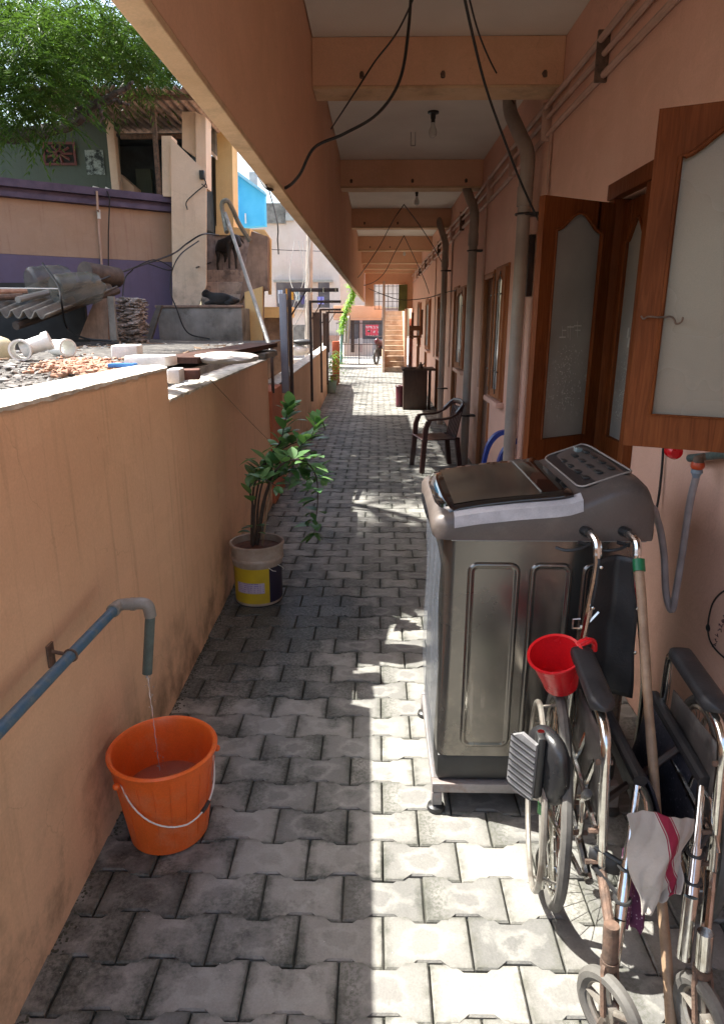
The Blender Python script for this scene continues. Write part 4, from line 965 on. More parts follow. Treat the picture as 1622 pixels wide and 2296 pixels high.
# ---- mop stick with green cap and towel tied on it
s0 = aY(1432, 1278, 1.765); s1 = aZ(1503, 2300, .004)
b = B(); n = 14; b.tube([s0+(s1-s0)*(i/n)+Vector((.0012*sin(i*1.1), 0, .0)) for i in range(n+1)], [.0125+.0005*sin(i*2.3) for i in range(n+1)], 12)
MS = thing('mop_stick', tuple(s1), 'wooden stick with a green cap leaning through the folded wheelchair', 'stick'); part('shaft', b, M_stick, MS)
b = B(); dd = (s0-s1).normalized(); b.tube([s0-dd*.004, s0+dd*.030], .0165, 14); part('cap', b, mat('green_cap', (.01, .17, .06), rough=.4), MS)
def towel():
    s = NT('striped_towel'); P = s.co.outputs['UV']; q = s.sep(P)
    q0_ = s.math('SUBTRACT', q[0], s.math('MULTIPLY', q[1], .34)); dd_ = s.math('ABSOLUTE', s.math('SUBTRACT', q0_, .50))
    st = s.mr(dd_, .068, .074, 1, 0); th = s.mr(s.math('ABSOLUTE', s.math('SUBTRACT', dd_, .092)), .006, .010, 1, 0)
    base = s.mix(s.mr(s.noise(7, 5), .35, .7), (.40, .37, .34), (.28, .255, .22))
    base = s.mix(s.mr(s.noise(11, 6, .7), .56, .66, 0, .5), base, (.26, .27, .17))
    col = s.mix(s.math('MAXIMUM', st, th), base, (.22, .010, .035)); s.bsdf(col, .9, 0, s.bump(s.noise(130, 4), .5, .004))
    bm = bmesh.new(); uvl = bm.loops.layers.uv.new('UVMap'); rd = random.Random(3)
    # corners read off the hanging cloth
    TL, TR_ = aY(1402, 1828, 1.31), aY(1556, 1838, 1.33); BL_, BR_ = aY(1428, 2045, 1.24), aY(1516, 1995, 1.24)
    nu, nv = 30, 30; G_ = []
    for i in range(nu+1):
        row = []
        for j in range(nv+1):
            u, v = i/nu, j/nv; p = (TL*(1-u)+TR_*u)*(1-v)+(BL_*(1-u)+BR_*u)*v
            p = p+Vector((0, 1, 0))*(.010*sin(u*7+v*4)+.006*sin(u*17+1+5*v)*(.2+v)+.0025*sin(u*31+v*23)-.030*sin(pi*u)*sin(pi*min(1, v*1.1)))+Vector((.008*sin(v*9), 0, -.024*sin(pi*u)*v*.8+.012*sin(pi*u)*(1-v)))
            row.append((bm.verts.new(p), (u, v)))
        G_.append(row)
    for i in range(nu):
        for j in range(nv):
            q_ = [G_[i][j], G_[i+1][j], G_[i+1][j+1], G_[i][j+1]]; f = bm.faces.new([a[0] for a in q_]); f.smooth = True
            for l, a in zip(f.loops, q_): l[uvl].uv = a[1]
    me = bpy.data.meshes.new('towel'); bm.to_mesh(me); bm.free(); me.transform(Matrix.Translation(-TL)); me.materials.append(s.m)
    o = bpy.data.objects.new('towel', me); COL.objects.link(o); o.location = TL
    m_ = o.modifiers.new('s', 'SOLIDIFY'); m_.thickness = .004; m_ = o.modifiers.new('d', 'SUBSURF'); m_.levels = 1; m_.render_levels = 1
    tag(o, 'white cotton towel with a crimson stripe draped low on the wheelchair', 'towel')
towel()
b = B(); s = NT('purple_lace'); s.bsdf(s.mix(s.mr(s.voro(110), .12, .3), (.40, .30, .36), (.11, .025, .07)), .85)
q = [aY(1395, 1900, 1.36), aY(1435, 1960, 1.34), aY(1440, 2085, 1.30), aY(1392, 2075, 1.30)]
b.grid(lambda u, v: (q[0]*(1-u)+q[1]*u)*(1-v)+(q[3]*(1-u)+q[2]*u)*v+Vector((0, .01*sin(u*9+v*4), .006*sin(u*22)*v)), 14, 12)
o = part('lace_cloth', b, s.m, loc=tuple(q[0]), normals=False); o.modifiers.new('s', 'SOLIDIFY').thickness = .004
tag(o, 'purple and white lace cloth hanging below the wheelchair seat behind the towel', 'cloth')
# ================================================================== PLASTIC CHAIRS
def chair(name, loc, rz, sc, m, label, group, loop=False):
    t = thing(name, (0, 0, 0), label, 'chair', group)
    W, D, H1, HA, HB = .50, .46, .40, .62, .80           # faces +x
    b = B(); b.grid(lambda u, v: (-.20+.44*u, -.22+.44*v, H1-.012+.014*cos(pi*(u-.5))*0-.018*sin(pi*u)*sin(pi*v)+.008*(u > .97)), 12, 12)
    o = part('seat', b, m, t, normals=False); o.modifiers.new('s', 'SOLIDIFY').thickness = .012
    for (x, y) in ((.20, .205), (.20, -.205), (-.19, .19), (-.19, -.19)):
        b = B(); fx = .03 if x > 0 else -.05; top = HA-.02 if x > 0 else H1
        pts = [(x+fx, y*1.12, 0), (x+fx*.4, y*1.05, .22), (x, y*1.04, H1)]+([(x-.01, y*1.06, .52), (x-.04, y*1.08, top)] if x > 0 and not loop else [])
        for p, q in zip(pts, pts[1:]):
            pp, qq = Vector(p), Vector(q); 
            A_ = [b.b.verts.new(pp+Vector(k)) for k in ((-.026, -.02, 0), (.026, -.02, 0), (.026, .02, 0), (-.026, .02, 0))]; C2 = [b.b.verts.new(qq+Vector(k)) for k in ((-.028, -.022, 0), (.028, -.022, 0), (.028, .022, 0), (-.028, .022, 0))]
            for k in range(4): b.b.faces.new((A_[k], A_[(k+1) % 4], C2[(k+1) % 4], C2[k]))
            b.b.faces.new(A_); b.b.faces.new(C2)
        part('leg', b, m, t)
    for s_ in (-1, 1):
        b = B(); p = spline([(.17, .225*s_, HA-.01), (.10, .235*s_, HA), (-.05, .24*s_, HA+.01), (-.15, .235*s_, HA+.05), (-.23, .21*s_, HA+.13), (-.255, .18*s_, HB-.02)] if not loop else [(-.02, .225*s_, H1-.03), (-.035, .23*s_, .52), (-.07, .235*s_, .66), (-.13, .235*s_, .75), (-.20, .23*s_, .79), (-.265, .21*s_, .79), (-.285, .20*s_, .70), (-.27, .20*s_, H1)], 6); secs = []
        for i, c in enumerate(p): secs.append([b.b.verts.new(c+Vector(k)*(1 if not loop else 1.25)) for k in ((-.012, -.024, -.014), (.012, -.024, .014), (.012, .024, .014), (-.012, .024, -.014))] if i > len(p)*(.6 if not loop else -1) else [b.b.verts.new(c+Vector(k)) for k in ((0, -.026, -.012), (0, -.026, .010), (0, .026, .010), (0, .026, -.012))])
        for A_, C2 in zip(secs, secs[1:]):
            for k in range(4): b.b.faces.new((A_[k], A_[(k+1) % 4], C2[(k+1) % 4], C2[k]))
        b.b.faces.new(secs[0]); b.b.faces.new(secs[-1]); part('arm', b, m, t)
    b = B(); 
    for v0 in range(7):
        y0 = -.15+.05*v0; b.grid(lambda u, v: (-.185-.075*u, (y0-.017+.034*v)*(1.0+.05*u), H1-.01+(HB-.05-H1)*u), 8, 1)
    b.grid(lambda u, v: (-.252-.012*u-.02*cos(pi*(v-.5)), -.19+.38*v, HB-.055+.06*u+.018*sin(pi*v)), 3, 12)
    for s_ in (-1, 1): b.grid(lambda u, v: (-.185-.075*u, s_*(.175+.02*v+.005*u), H1-.01+(HB-.03-H1)*u), 8, 1)
    o = part('backrest', b, m, t, normals=False); o.modifiers.new('s', 'SOLIDIFY').thickness = .012
    t.location = loc; t.rotation_euler = (0, 0, rz); t.scale = (sc, sc, sc); return t
chair('plastic_chair', (.655, 7.32, 0), R(192), .93, M_mauve, 'dark maroon plastic armchair facing the compound wall in the middle of the passage', None)
chair('plastic_chair', (.91, 5.42, 0), R(186), .86, M_bluep, 'blue plastic chair with a looped back half hidden by the nearest drain pipe', None, True)
# ================================================================== OVERHEAD CABLES
def cable(pts, r, label, n=8, cat='cable', m=None):
    b = B(); p = spline(pts, n); b.tube(p, r, 6); tag(part('cable', b, m or M_cable, loc=tuple(p[0])), label, cat)
cable([aY(925, -90, 3.3), aY(915, 66, 3.2), aY(895, 180, 3.1), aY(845, 255, 3.05), aY(770, 300, 3.0), aY(705, 330, 2.98), aY(672, 390, 3.0), aY(645, 418, 3.1), aY(618, 424, 3.12), aZ(598, 421, 2.10), aY(600, 421, 3.12)+Vector((-.04, .02, .05))], .0065, 'thick black cable swooping from the ceiling by the nearest beam to the fascia edge')
cable([aY(950, -60, 3.6), aY(893, 66, 3.9), aY(838, 140, 4.3), aY(790, 215, 4.5), aX(742, 288, -.385)], .005, 'thin black cable slanting from the ceiling to the fascia behind the thick swooping one')
cable([aY(1025, -80, 2.6), aY(1056, 66, 2.75), aY(1090, 200, 3.0), aY(1140, 340, 3.2), aY(1172, 420, 3.3), aY(1206, 493, 3.42)], .0055, 'black cable dropping from the ceiling past the drain pipe to the open door leaf')
cable([aY(1040, -50, 3.7), aY(1070, 66, 4.0), aY(1100, 140, 4.4), aY(1128, 190, 4.8), aY(1152, 232, 5.3)], .005, 'thin black cable from the ceiling to the elbow of the nearest drain pipe')
cable([aY(905, 458, 10.3), aY(880, 495, 10.6), aY(850, 552, 11.2), aY(815, 605, 11.8), aX(802, 622, -.39)], .007, 'dark wire falling left from the ceiling to the fascia beyond the third beam')
cable([aY(905, 458, 10.3), aY(940, 505, 10.8), aY(975, 560, 11.4), aY(1008, 625, 12)], .007, 'dark wire falling right from the ceiling to the conduits beyond the third beam')
cable([aY(905, 528, 13.6), aY(885, 565, 14), aY(862, 610, 14.6), aY(838, 632, 15), aX(815, 640, -.39)], .008, 'second dark wire falling left to the fascia, farther along the passage')
cable([aY(905, 528, 13.6), aY(925, 570, 14), aY(950, 625, 14.6), aY(962, 660, 15)], .008, 'second dark wire falling right, farther along the passage')
cable([aX(822, 645, -.39), aY(850, 657, 12), aY(900, 672, 12), aY(955, 668, 11.5), aY(1000, 655, 10.5), aX(1028, 650, 1.09)], .007, 'black cable sagging right across the passage at head height')
cable([aY(560, 290, 9), aY(615, 470, 6.5), aY(622, 540, 6.5), aY(624, 570, 6.5)], .006, 'short black wire end hanging outside under the fascia edge')
cable([aY(440, 600, 9), aY(560, 560, 16), aY(680, 562, 20), aY(800, 565, 24)], .010, 'thin black line stretched past the blue building in the distance', cat='wire')
# ================================================================== CLOTHES LINE BRACKETS ON THE WALL
def bracket(Y, ytop, ybot, xv, xe, group='black steel brackets along the compound wall', label=''):
    x0 = aY(xv, ytop, Y).x; z1 = aY(xv, ytop, Y).z; x1 = aY(xe, ytop, Y).x; z0 = aY(xv, ybot, Y).z
    t = thing('line_bracket', (x0, Y, z0), label, 'bracket', group)
    b = B(); b.box((x0-.018, Y-.018, z0), (x0+.018, Y+.018, z1+.016), .002); part('post', b, M_steel, t)
    b = B(); b.box((x0+.019, Y-.017, z1-.017), (x1, Y+.017, z1+.017), .002); part('arm', b, M_steel, t)
    b = B(); b.tube([(x0+.01, Y, z1-.24), (x0+.16, Y, z1-.01)], .008, 6); part('brace', b, M_steel, t)
    for q in (.45, .7, .95): b = B(); b.tube([(x0+(x1-x0)*q, Y-.02, z1+.02), (x0+(x1-x0)*q, Y-.02, z1-.02), (x0+(x1-x0)*q, Y+.02, z1-.02), (x0+(x1-x0)*q, Y+.02, z1+.02)], .004, 5); part('line_loop', b, M_chrome, t)
bracket(6.75, 650, 912, 648, 758, label='nearest and tallest black steel bracket on the compound wall, arm reaching over the passage')
bracket(9.7, 676, 900, 695, 764, label='second black steel bracket from the camera on the compound wall')
bracket(12.1, 694, 880, 718, 764, label='third black steel bracket from the camera on the compound wall')
bracket(13.4, 700, 862, 732, 770, label='farthest and smallest black steel bracket on the compound wall')
p = aY(632, 660, 6.6)
b = B(); b.box((p.x-.035, 6.62, .9), (p.x+.035, 6.69, 1.83), .004); tag(part('channel_post', b, mat('grey_channel', (.26, .26, .30), rough=.5), loc=(p.x, 6.65, .9)), 'grey flat metal post standing just behind the nearest black steel bracket', 'post')
b = B(); p0 = aY(610, 795, 5.9); b.box((p0.x-.012, 5.86, .98), (p0.x+.012, 5.885, p0.z+.08), .002); tag(part('steel_stub', b, M_steel, loc=(p0.x, 5.87, .98)), 'short black steel stub rising at the step in the compound wall', 'post')
# ================================================================== STUFF ON THE NEIGHBOUR'S LOW ROOF
RZ = 1.36
b = B(); rd = random.Random(8)
def rz(x, y): return RZ-.035*abs(sin(x*1.7))*abs(cos(y*1.1))
b.grid(lambda u, v: (-1.04-3.8*u, .2+7.6*v, (1.375 if True else 0)-.02*sin(u*9)*sin(v*7)-.10*(1-min(1, v*9/3.0))*0), 30, 40)
lo = part('low_roof', b, M_rub, loc=(-2.5, 3, 1.3), normals=False); tag(lo, 'dusty dark flat roof of the low shed just behind the compound wall', 'roof')
b = B(); b.box((-4.9, .2, -.05), (-1.035, 5.6, 1.33)); b.box((-4.9, 5.6, -.05), (-1.9, 7.6, 1.33)); tag(part('low_shed', b, M_conc, smooth=False), 'concrete body of the low shed behind the compound wall', 'shed')
b = B()
for i in range(3200):
    y = rd.uniform(.8, 6.5); x = -1.06-abs(rd.gauss(0, .8)); 
    if x < -4.6: continue
    b.blob((x, y, 1.375), rd.choice((.004, .006, .008, .011, .018))*rd.uniform(.7, 1.2)*(.7 if y < 3 else 1), (1.4, 1.2, .8), .35, 1, i)
tag(part('rubble', b, mat('grey_rubble', (.30, .28, .26), (.04, .036, .033), 11, bump=.6), loc=(-2, 3, 1.36)), 'grey grit and rubble strewn over the low flat roof', 'rubble', kind='stuff')
b = B()
for i in range(900):
    c = aZ(rd.gauss(195, 42), rd.gauss(826, 8), 1.385); b.blob((c.x, c.y, 1.38+rd.uniform(0, .03)), rd.uniform(.004, .017), (1.2, 1, .7), .35, 1, i)
tag(part('brick_debris', b, M_brick, loc=tuple(aZ(195, 826, 1.38))), 'heap of crumbled orange brick bits on the low roof beside the wall top', 'rubble', kind='stuff')
rd = random.Random(77)
for nm, mm, n_, lab in (('wood_scraps', M_stick, 60, 'thin splinters and sticks scattered over the low flat roof'), ('plastic_scraps', M_white, 40, 'small pale plastic and paper scraps scattered over the low flat roof')):
    b = B()
    for i in range(n_):
        y = rd.uniform(1.6, 6.3); x = -1.1-abs(rd.gauss(0, .75)); a = rd.uniform(0, pi); l = rd.uniform(.03, .16) if nm[0] == 'w' else rd.uniform(.01, .035)
        b.box((x-l, y-.006-(.01 if nm[0] == 'p' else 0), 1.378), (x+l, y+.006, 1.386+rd.uniform(0, .006)), 0, rot=Matrix.Rotation(a, 3, 'Z') @ Matrix.Rotation(rd.uniform(-.12, .12), 3, 'Y'))
    tag(part(nm, b, mm, loc=(-2, 3, 1.38), smooth=False), lab, 'scraps', kind='stuff')
def pipebit(c, a, L, r, label, collar):
    c = Vector(c); d = Vector((cos(a), sin(a), 0)); t = thing('pipe_fitting', tuple(c), label, 'pipe fitting', 'white pipe fittings lying on the low roof')
    b = B(); pr = [(r-.006, -L/2), (r, -L/2), (r, L/2-.04), (r+.006, L/2-.038), (r+.006, L/2), (r-.004, L/2), (r-.006, -L/2)]
    b.lathe(pr, (0, 0, 0), 28); bmesh.ops.transform(b.b, matrix=Matrix.Translation(c+Vector((0, 0, r))) @ d.to_track_quat('Z', 'Y').to_matrix().to_4x4(), verts=b.b.verts); part('tube', b, M_white, t)
    if collar:
        b = B(); b.tube([c+Vector((0, 0, r)), c+Vector((0, 0, r))-d*.0+Vector((-sin(a), cos(a), .35))*(.13)], .042, 20); b.tube([c+Vector((0, 0, r))+Vector((-sin(a), cos(a), .35))*.12, c+Vector((0, 0, r))+Vector((-sin(a), cos(a), .35))*.15], .05, 20); part('branch', b, M_white, t)
pipebit(aZ(52, 806, 1.385), R(-72), .13, .052, 'white pipe branch fitting with its round mouth facing the camera on the low roof', True)
pipebit(aZ(140, 798, 1.385), R(-38), .16, .048, 'white pipe elbow lying with its dark mouth to the right beside the brick debris', False)
b = B(); c = aZ(-6, 800, 1.385); b.blob((c.x, c.y, 1.42), .10, (1, 1, .9), .05, 3); tag(part('sack', b, mat('cream_sack', (.55, .52, .4), (.4, .36, .22), 6), loc=tuple(c)), 'round cream sack cut by the left edge on the low roof', 'sack')
def blk(name, x0, y0, x1, y1, Y, dep, m, label, cat, bev=.004, rot=0):
    A_, C2 = aY(x0, y0, Y), aY(x1, y1, Y); b = B(); b.box((A_.x, Y, C2.z), (C2.x, Y+dep, A_.z), bev, rot=Matrix.Rotation(rot, 3, 'Z')); return tag(part(name, b, m, loc=(A_.x, Y, C2.z)), label, cat)
M_foam = mat('white_foam', (.74, .74, .73), (.6, .6, .58), 16, .8, bump=.4)
blk('foam_block', 243, 774, 303, 804, 3.5, .16, M_foam, 'upright white foam packing piece on the low roof left of the wall step', 'foam', .01, .15)
blk('foam_block', 277, 798, 377, 822, 2.95, .14, M_foam, 'flat white foam slab bridging the step in the wall top', 'foam', .008, -.1)
blk('foam_block', 370, 828, 400, 860, 2.86, .12, M_foam, 'small white block resting on the lower wall top right at the step', 'foam', .006, .1)
blk('hollow_brick', 398, 829, 442, 852, 2.98, .10, mat('rusty_brick', (.15, .06, .04), (.09, .04, .03), 20, bump=.6), 'rusty brown ribbed brick beside the small white block on the wall top', 'brick', .006, .2)
blk('blue_strip', 240, 815, 300, 824, 2.75, .05, mat('blue_tape', (.04, .17, .45), rough=.4), 'bright blue plastic strip lying by the foam on the wall top', 'strip', .003)
blk('navy_board', 250, 796, 420, 801, 4.4, .10, mat('navy_board', (.03, .03, .10), rough=.5), 'long thin navy board lying across the low roof', 'board')
def rod(x0, y0, x1, y1, Y0, Y1, r, m, label, cat='rod', name='metal_rod'):
    b = B(); b.tube([aY(x0, y0, Y0), aY(x1, y1, Y1)], r, 8); tag(part(name, b, m, loc=tuple(aY(x0, y0, Y0))), label, cat)
rod(400, 838, 440, 842, 3.1, 3.4, .012, M_black, 'short dark pipe end poking out beside the rusty brick')
b = B(); A_, C2 = aZ(420, 815, 1.40), aZ(605, 778, 1.42); d = (C2-A_).normalized(); sdv = Vector((-d.y, d.x, 0))*.05
for q, hz in ((0, 0), (.6, .03)): 
    b.prism([(-1, 0), (1, 0), (1, .028), (-1, .028)], lambda u, v, w_: A_+(C2-A_)*w_+sdv*(u+q*3)+Vector((0, 0, v+hz*0)), 0, 1)
tag(part('timber', b, wood('old_brown_timber', (.09, .04, .028), (.05, .025, .018), .7), loc=tuple(A_)), 'dark brown timber lengths lying along the low roof behind the wall', 'timber')
b = B(); c = aZ(505, 783, 1.46); b.blob((c.x, c.y, 1.42), .12, (1.35, .9, .25), .05, 3); tag(part('cement_sack', b, mat('grey_sack', (.48, .44, .41), (.34, .31, .29), 7, bump=.4), loc=tuple(c)), 'flat grey cement sack lying on the brown timber', 'sack')
b = B(); c = aZ(590, 790, 1.40); b.box((c.x-.22, c.y-.1, 1.36), (c.x+.03, c.y+.4, 1.40), .01); tag(part('concrete_slab', b, M_conc, loc=tuple(c)), 'broken dark concrete slab at the far corner of the low roof', 'slab')
b = B(); b.blob(tuple(aZ(432, 797, 1.39)), .03, (1.6, 1, .6), .3, 2); tag(part('pink_rag', b, mat('pink_cloth', (.6, .25, .3)), loc=tuple(aZ(432, 797, 1.39))), 'small pink rag on the timber', 'rag')
# corrugated sheet with jars and pipes on it, leaning boards
def sheet():
    a = aY(-60, 700, 5.6); b0 = aY(100, 705, 5.6); c0 = aY(262, 640, 7.0); d0 = aY(110, 625, 7.3)
    b = B(); 
    def f(u, v):
        p = (a*(1-u)+b0*u)*(1-v)+(d0*(1-u)+c0*u)*v; return p+Vector((0, 0, .030*sin(u*2*pi*6)))
    b.grid(f, 96, 6); t = thing('asbestos_roof', tuple(b0), 'grey corrugated asbestos sheet sloping over the dark hollow beside the violet wall', 'roof sheet')
    o = part('sheet', b, M_asb, t, normals=False, ang=80); m = o.modifiers.new('s', 'SOLIDIFY'); m.thickness = .012
    b = B(); b.tube([b0+Vector((-.25, 0, -.09)), c0+Vector((0, 0, -.05))], .035, 8); part('pole', b, M_bark, t)
    b = B(); b.box((-4.9, 7.0, 1.35), (-2.95, 7.05, 1.95)); part('hollow_shade_sheet', b, M_dark, t)  # dark sheet added to stand for the shade in the hollow
sheet()
gj = NT('cloudy_jar'); p_ = gj.bsdf(gj.mix(gj.mr(gj.noise(8, 5), .35, .7), (.17, .17, .14), (.08, .078, .065)), .22, 0, None, Alpha=.5)
for (x, y, Y, L, lab) in ((66, 634, 6.3, .42, 'left cloudy plastic jar lying on the corrugated sheet'), (122, 652, 6.0, .46, 'right cloudy plastic jar lying in front of the other on the corrugated sheet')):
    c = aY(x, y, Y); d = Vector((.62, .72, .10)).normalized(); b = B()
    b.lathe([(0, 0), (.11, 0), (.135, .02), (.14, .06), (.132, .09), (.14, .12), (.14, L*.6), (.132, L*.65), (.14, L*.7), (.12, L*.85), (.04, L*.95), (.04, L), (0, L)], (0, 0, 0), 28)
    bmesh.ops.transform(b.b, matrix=Matrix.Translation(c) @ d.to_track_quat('Z', 'Y').to_matrix().to_4x4(), verts=b.b.verts); tag(part('plastic_jar', b, gj.m, loc=tuple(c)), lab, 'jar', 'cloudy jars on the corrugated sheet')
b = B(); b.tube([aY(190, 610, 6.8), aY(262, 622, 7.2)], .10, 16); tag(part('rolled_mat', b, mat('brown_roll', (.12, .09, .07), (.06, .045, .04), 8, bump=.5), loc=tuple(aY(190, 610, 6.8))), 'brown roll lying behind the cloudy jars', 'roll')
rod(-20, 655, 60, 652, 5.9, 6.1, .022, M_brick, 'orange brown rusty bar at the left edge on the corrugated sheet')
rod(-20, 668, 50, 664, 5.8, 6.0, .026, M_rust, 'rusty pipe at the left edge beneath the orange bar')
rod(40, 672, 110, 655, 5.8, 6.2, .028, M_pvc, 'grey pipe stub beside the jars on the corrugated sheet')
rod(0, 646, 130, 647, 5.7, 5.9, .005, M_white, 'thin white rod across the corrugated sheet')
def board(pts, Y, th, m, label, name='leaning_board'):
    b = B(); b.prism([(aY(x, y, Y).x, aY(x, y, Y).z) for x, y in pts], lambda u, v, w_: Vector((u, w_, v)), Y, Y+th); o = part(name, b, m, loc=tuple(aY(*pts[0], Y)), smooth=False); tag(o, label, 'board', 'boards leaning below the corrugated sheet')
board([(212, 672), (240, 668), (243, 762), (176, 760)], 6.4, .04, M_brownst, 'wide stained board leaning under the edge of the corrugated sheet')
board([(240, 664), (254, 664), (262, 763), (247, 763)], 6.3, .04, M_conc, 'narrow pale plank standing right of the wide stained board')
b = B(); rd = random.Random(12)
for i in range(900): c = aY(rd.uniform(258, 306), rd.uniform(668, 768), 6.55); b.blob((c.x, 6.55+rd.uniform(0, .3), c.z), rd.uniform(.010, .030), (1.6, 1, .6), .4, 1, i)
tag(part('charcoal_heap', b, M_mold, loc=tuple(aY(280, 760, 6.6))), 'black mouldy heap stacked against the violet wall', 'heap', kind='stuff')
# ================================================================== NEIGHBOUR'S HOUSE (violet, tan and green)
N = thing('violet_house', (-3.5, 9, 0), 'violet and tan house with a green upper room and corrugated roof in the left background', 'house')
FR = Vector((-2.72, 9.5, 0)); FL = Vector((-4.60, 8.05, 0)); fd = (FR-FL).normalized(); fL = FL-fd*3
fn_ = Vector((fd.y, -fd.x, 0))                         # towards the camera
PF = lambda u, v, w_: FR-fd*u+Vector((0, 0, v))+fn_*w_
b = B(); b.prism([(-.02, -.1), (6, -.1), (6, 2.33), (-.02, 2.33)], PF, -.3, 0); part('violet_wall', b, M_violet, N, smooth=False)
b = B(); b.prism([(-.02, 2.332), (6, 2.332), (6, 2.94), (-.02, 2.94)], PF, -.3, .002); part('tan_wall', b, M_tan, N, smooth=False)
b = B()
for z0, z1, w_ in ((2.945, 3.0, .10), (3.002, 3.045, .05), (3.047, 3.13, .14)): b.prism([(-.02, z0), (6, z0), (6, z1), (-.02, z1)], PF, -.4, w_)
part('cornice', b, M_violet_d, N, smooth=False)
b = B(); b.prism([(-.02, -.1), (6, -.1), (6, 3.0), (-.02, 3.0)], PF, -3.2, -.41); b.prism([(-.5, 3.0), (6, 3.0), (6, 3.10), (-.5, 3.10)], PF, -3.2, -.405); part('terrace', b, M_conc, N, smooth=False)
b = B(); 
for (u0, v0, u1) in ((2.2, 2.12, 3.6), (.78, 2.10, 1.1)): b.prism([(u0, v0), (u1, v0), (u1, v0+.03), (u0, v0+.03)], PF, 0, .05)
part('ledge', b, M_violet_d, N, smooth=False)
# upper green room
UY = 10.6
gz = lambda x, y, Y=UY: (aY(x, y, Y).x, aY(x, y, Y).z)
b = B(); pl = [gz(-400, 470), gz(262, 470), gz(256, 272), gz(150, 272), gz(100, 285), gz(-400, 250)]
b.prism(pl, lambda u, v, w_: Vector((u, w_, v)), UY, UY+.2); part('green_wall', b, M_green, N, smooth=False)
b = B(); q = gz(255, 265); q2 = gz(262, 450); b.box((q2[0]-.05, UY-.03, 2.9), (q2[0]+.06, UY+.1, q[1]), .004); part('corner_post', b, M_cream, N)
b = B(); x0, z0 = gz(104, 368); x1, z1 = gz(166, 322); b.box((x0, UY-.02, z0), (x1, UY-.004, z1)); vt = part('ventilator', b, M_dark, N, smooth=False)
b = B(); rd = random.Random(3)
for k in range(9):
    a = 2*pi*k/9; cx, cz = (x0+x1)/2, (z0+z1)/2; b.tube([(cx+.03*cos(a), UY-.03, cz+.02*sin(a)), (cx+.19*cos(a), UY-.03, cz+.12*sin(a))], .018, 5)
b.box((x0-.02, UY-.035, z0-.02), (x1+.02, UY-.021, z0+.012)); b.box((x0-.02, UY-.035, z1-.012), (x1+.02, UY-.021, z1+.02)); b.box((x0-.02, UY-.034, z0+.012), (x0+.012, UY-.022, z1-.012)); b.box((x1-.012, UY-.034, z0+.012), (x1+.02, UY-.022, z1-.012))
part('grille', b, mat('maroon_grille', (.16, .05, .045), rough=.7), vt)
x0, z0 = gz(196, 392); x1, z1 = gz(231, 336); sN = NT('old_poster'); sN.bsdf(sN.mix(sN.mr(sN.noise(7, 5, .7), .44, .54), (.02, .03, .03), (.30, .36, .34)), .7)
b = B(); b.box((x0, UY-.012, z0), (x1, UY-.004, z1)); part('poster', b, sN.m, N, smooth=False)
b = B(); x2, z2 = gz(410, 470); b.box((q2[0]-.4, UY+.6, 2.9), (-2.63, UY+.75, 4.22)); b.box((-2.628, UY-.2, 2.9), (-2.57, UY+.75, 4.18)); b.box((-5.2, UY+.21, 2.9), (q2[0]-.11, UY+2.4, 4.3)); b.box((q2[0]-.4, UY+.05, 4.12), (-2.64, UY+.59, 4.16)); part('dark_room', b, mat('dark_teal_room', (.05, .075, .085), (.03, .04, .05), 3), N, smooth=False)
for (xa, ya, xb, yb, Y, m, nm) in ((262, 385, 303, 452, 10.8, M_cream, 'box'), (303, 378, 343, 455, 11.1, M_green, 'box'), (345, 378, 372, 455, 11.2, M_conc, 'box')):
    A_, C2 = aY(xa, ya, Y), aY(xb, yb, Y); b = B(); b.prism([(A_.x, C2.z), (C2.x, C2.z), (C2.x, A_.z-(.2 if xa == 262 else 0)), (A_.x, A_.z)], lambda u, v, w_: Vector((u, w_, v)), Y, Y+.3); part('stored_panel', b, m, N, smooth=False)
# corrugated roof on steel
def roof():
    a = aY(150, 222, 9.9); e = aY(452, 250, 9.9); c = aY(200, 190, 8.9); d = aY(418, 196, 8.9)
    fr0, fr1 = Vector((-4.3, 8.9, c.z)), Vector((-2.0, 8.9, d.z)); bk0, bk1 = Vector((-4.6, 12.5, 4.42)), Vector((-2.1, 12.5, 4.40))
    b = B(); b.grid(lambda u, v: (fr0*(1-u)+fr1*u)*(1-v)+(bk0*(1-u)+bk1*u)*v+Vector((0, 0, .024*sin(u*2*pi*22))), 220, 4)
    o = part('corrugated_roof', b, mat('pinkish_tin', (.42, .33, .29), (.28, .21, .18), 6, .7, bump=.2, grime=(.12, .08, .06), gscale=4, gamt=.5), N, normals=False, ang=40); o.modifiers.new('s', 'SOLIDIFY').thickness = .01
    b = B(); m_ = M_rust; f0 = aY(185, 214, 9.1); f1 = aY(480, 226, 9.1)
    b.box((f0.x, 9.08, f0.z-.05), (f1.x, 9.13, f0.z), .003); part('roof_beam', b, m_, N); b = B(); p0 = aY(341, 222, 9.3); b.box((p0.x-.028, 9.28, 3.12), (p0.x+.028, 9.33, 4.13), .003); part('roof_post', b, m_, N); b = B(); b.box((-3.6, 10.35, 4.02), (-2.35, 10.4, 4.08), .003)
    part('roof_beam', b, m_, N)
roof()
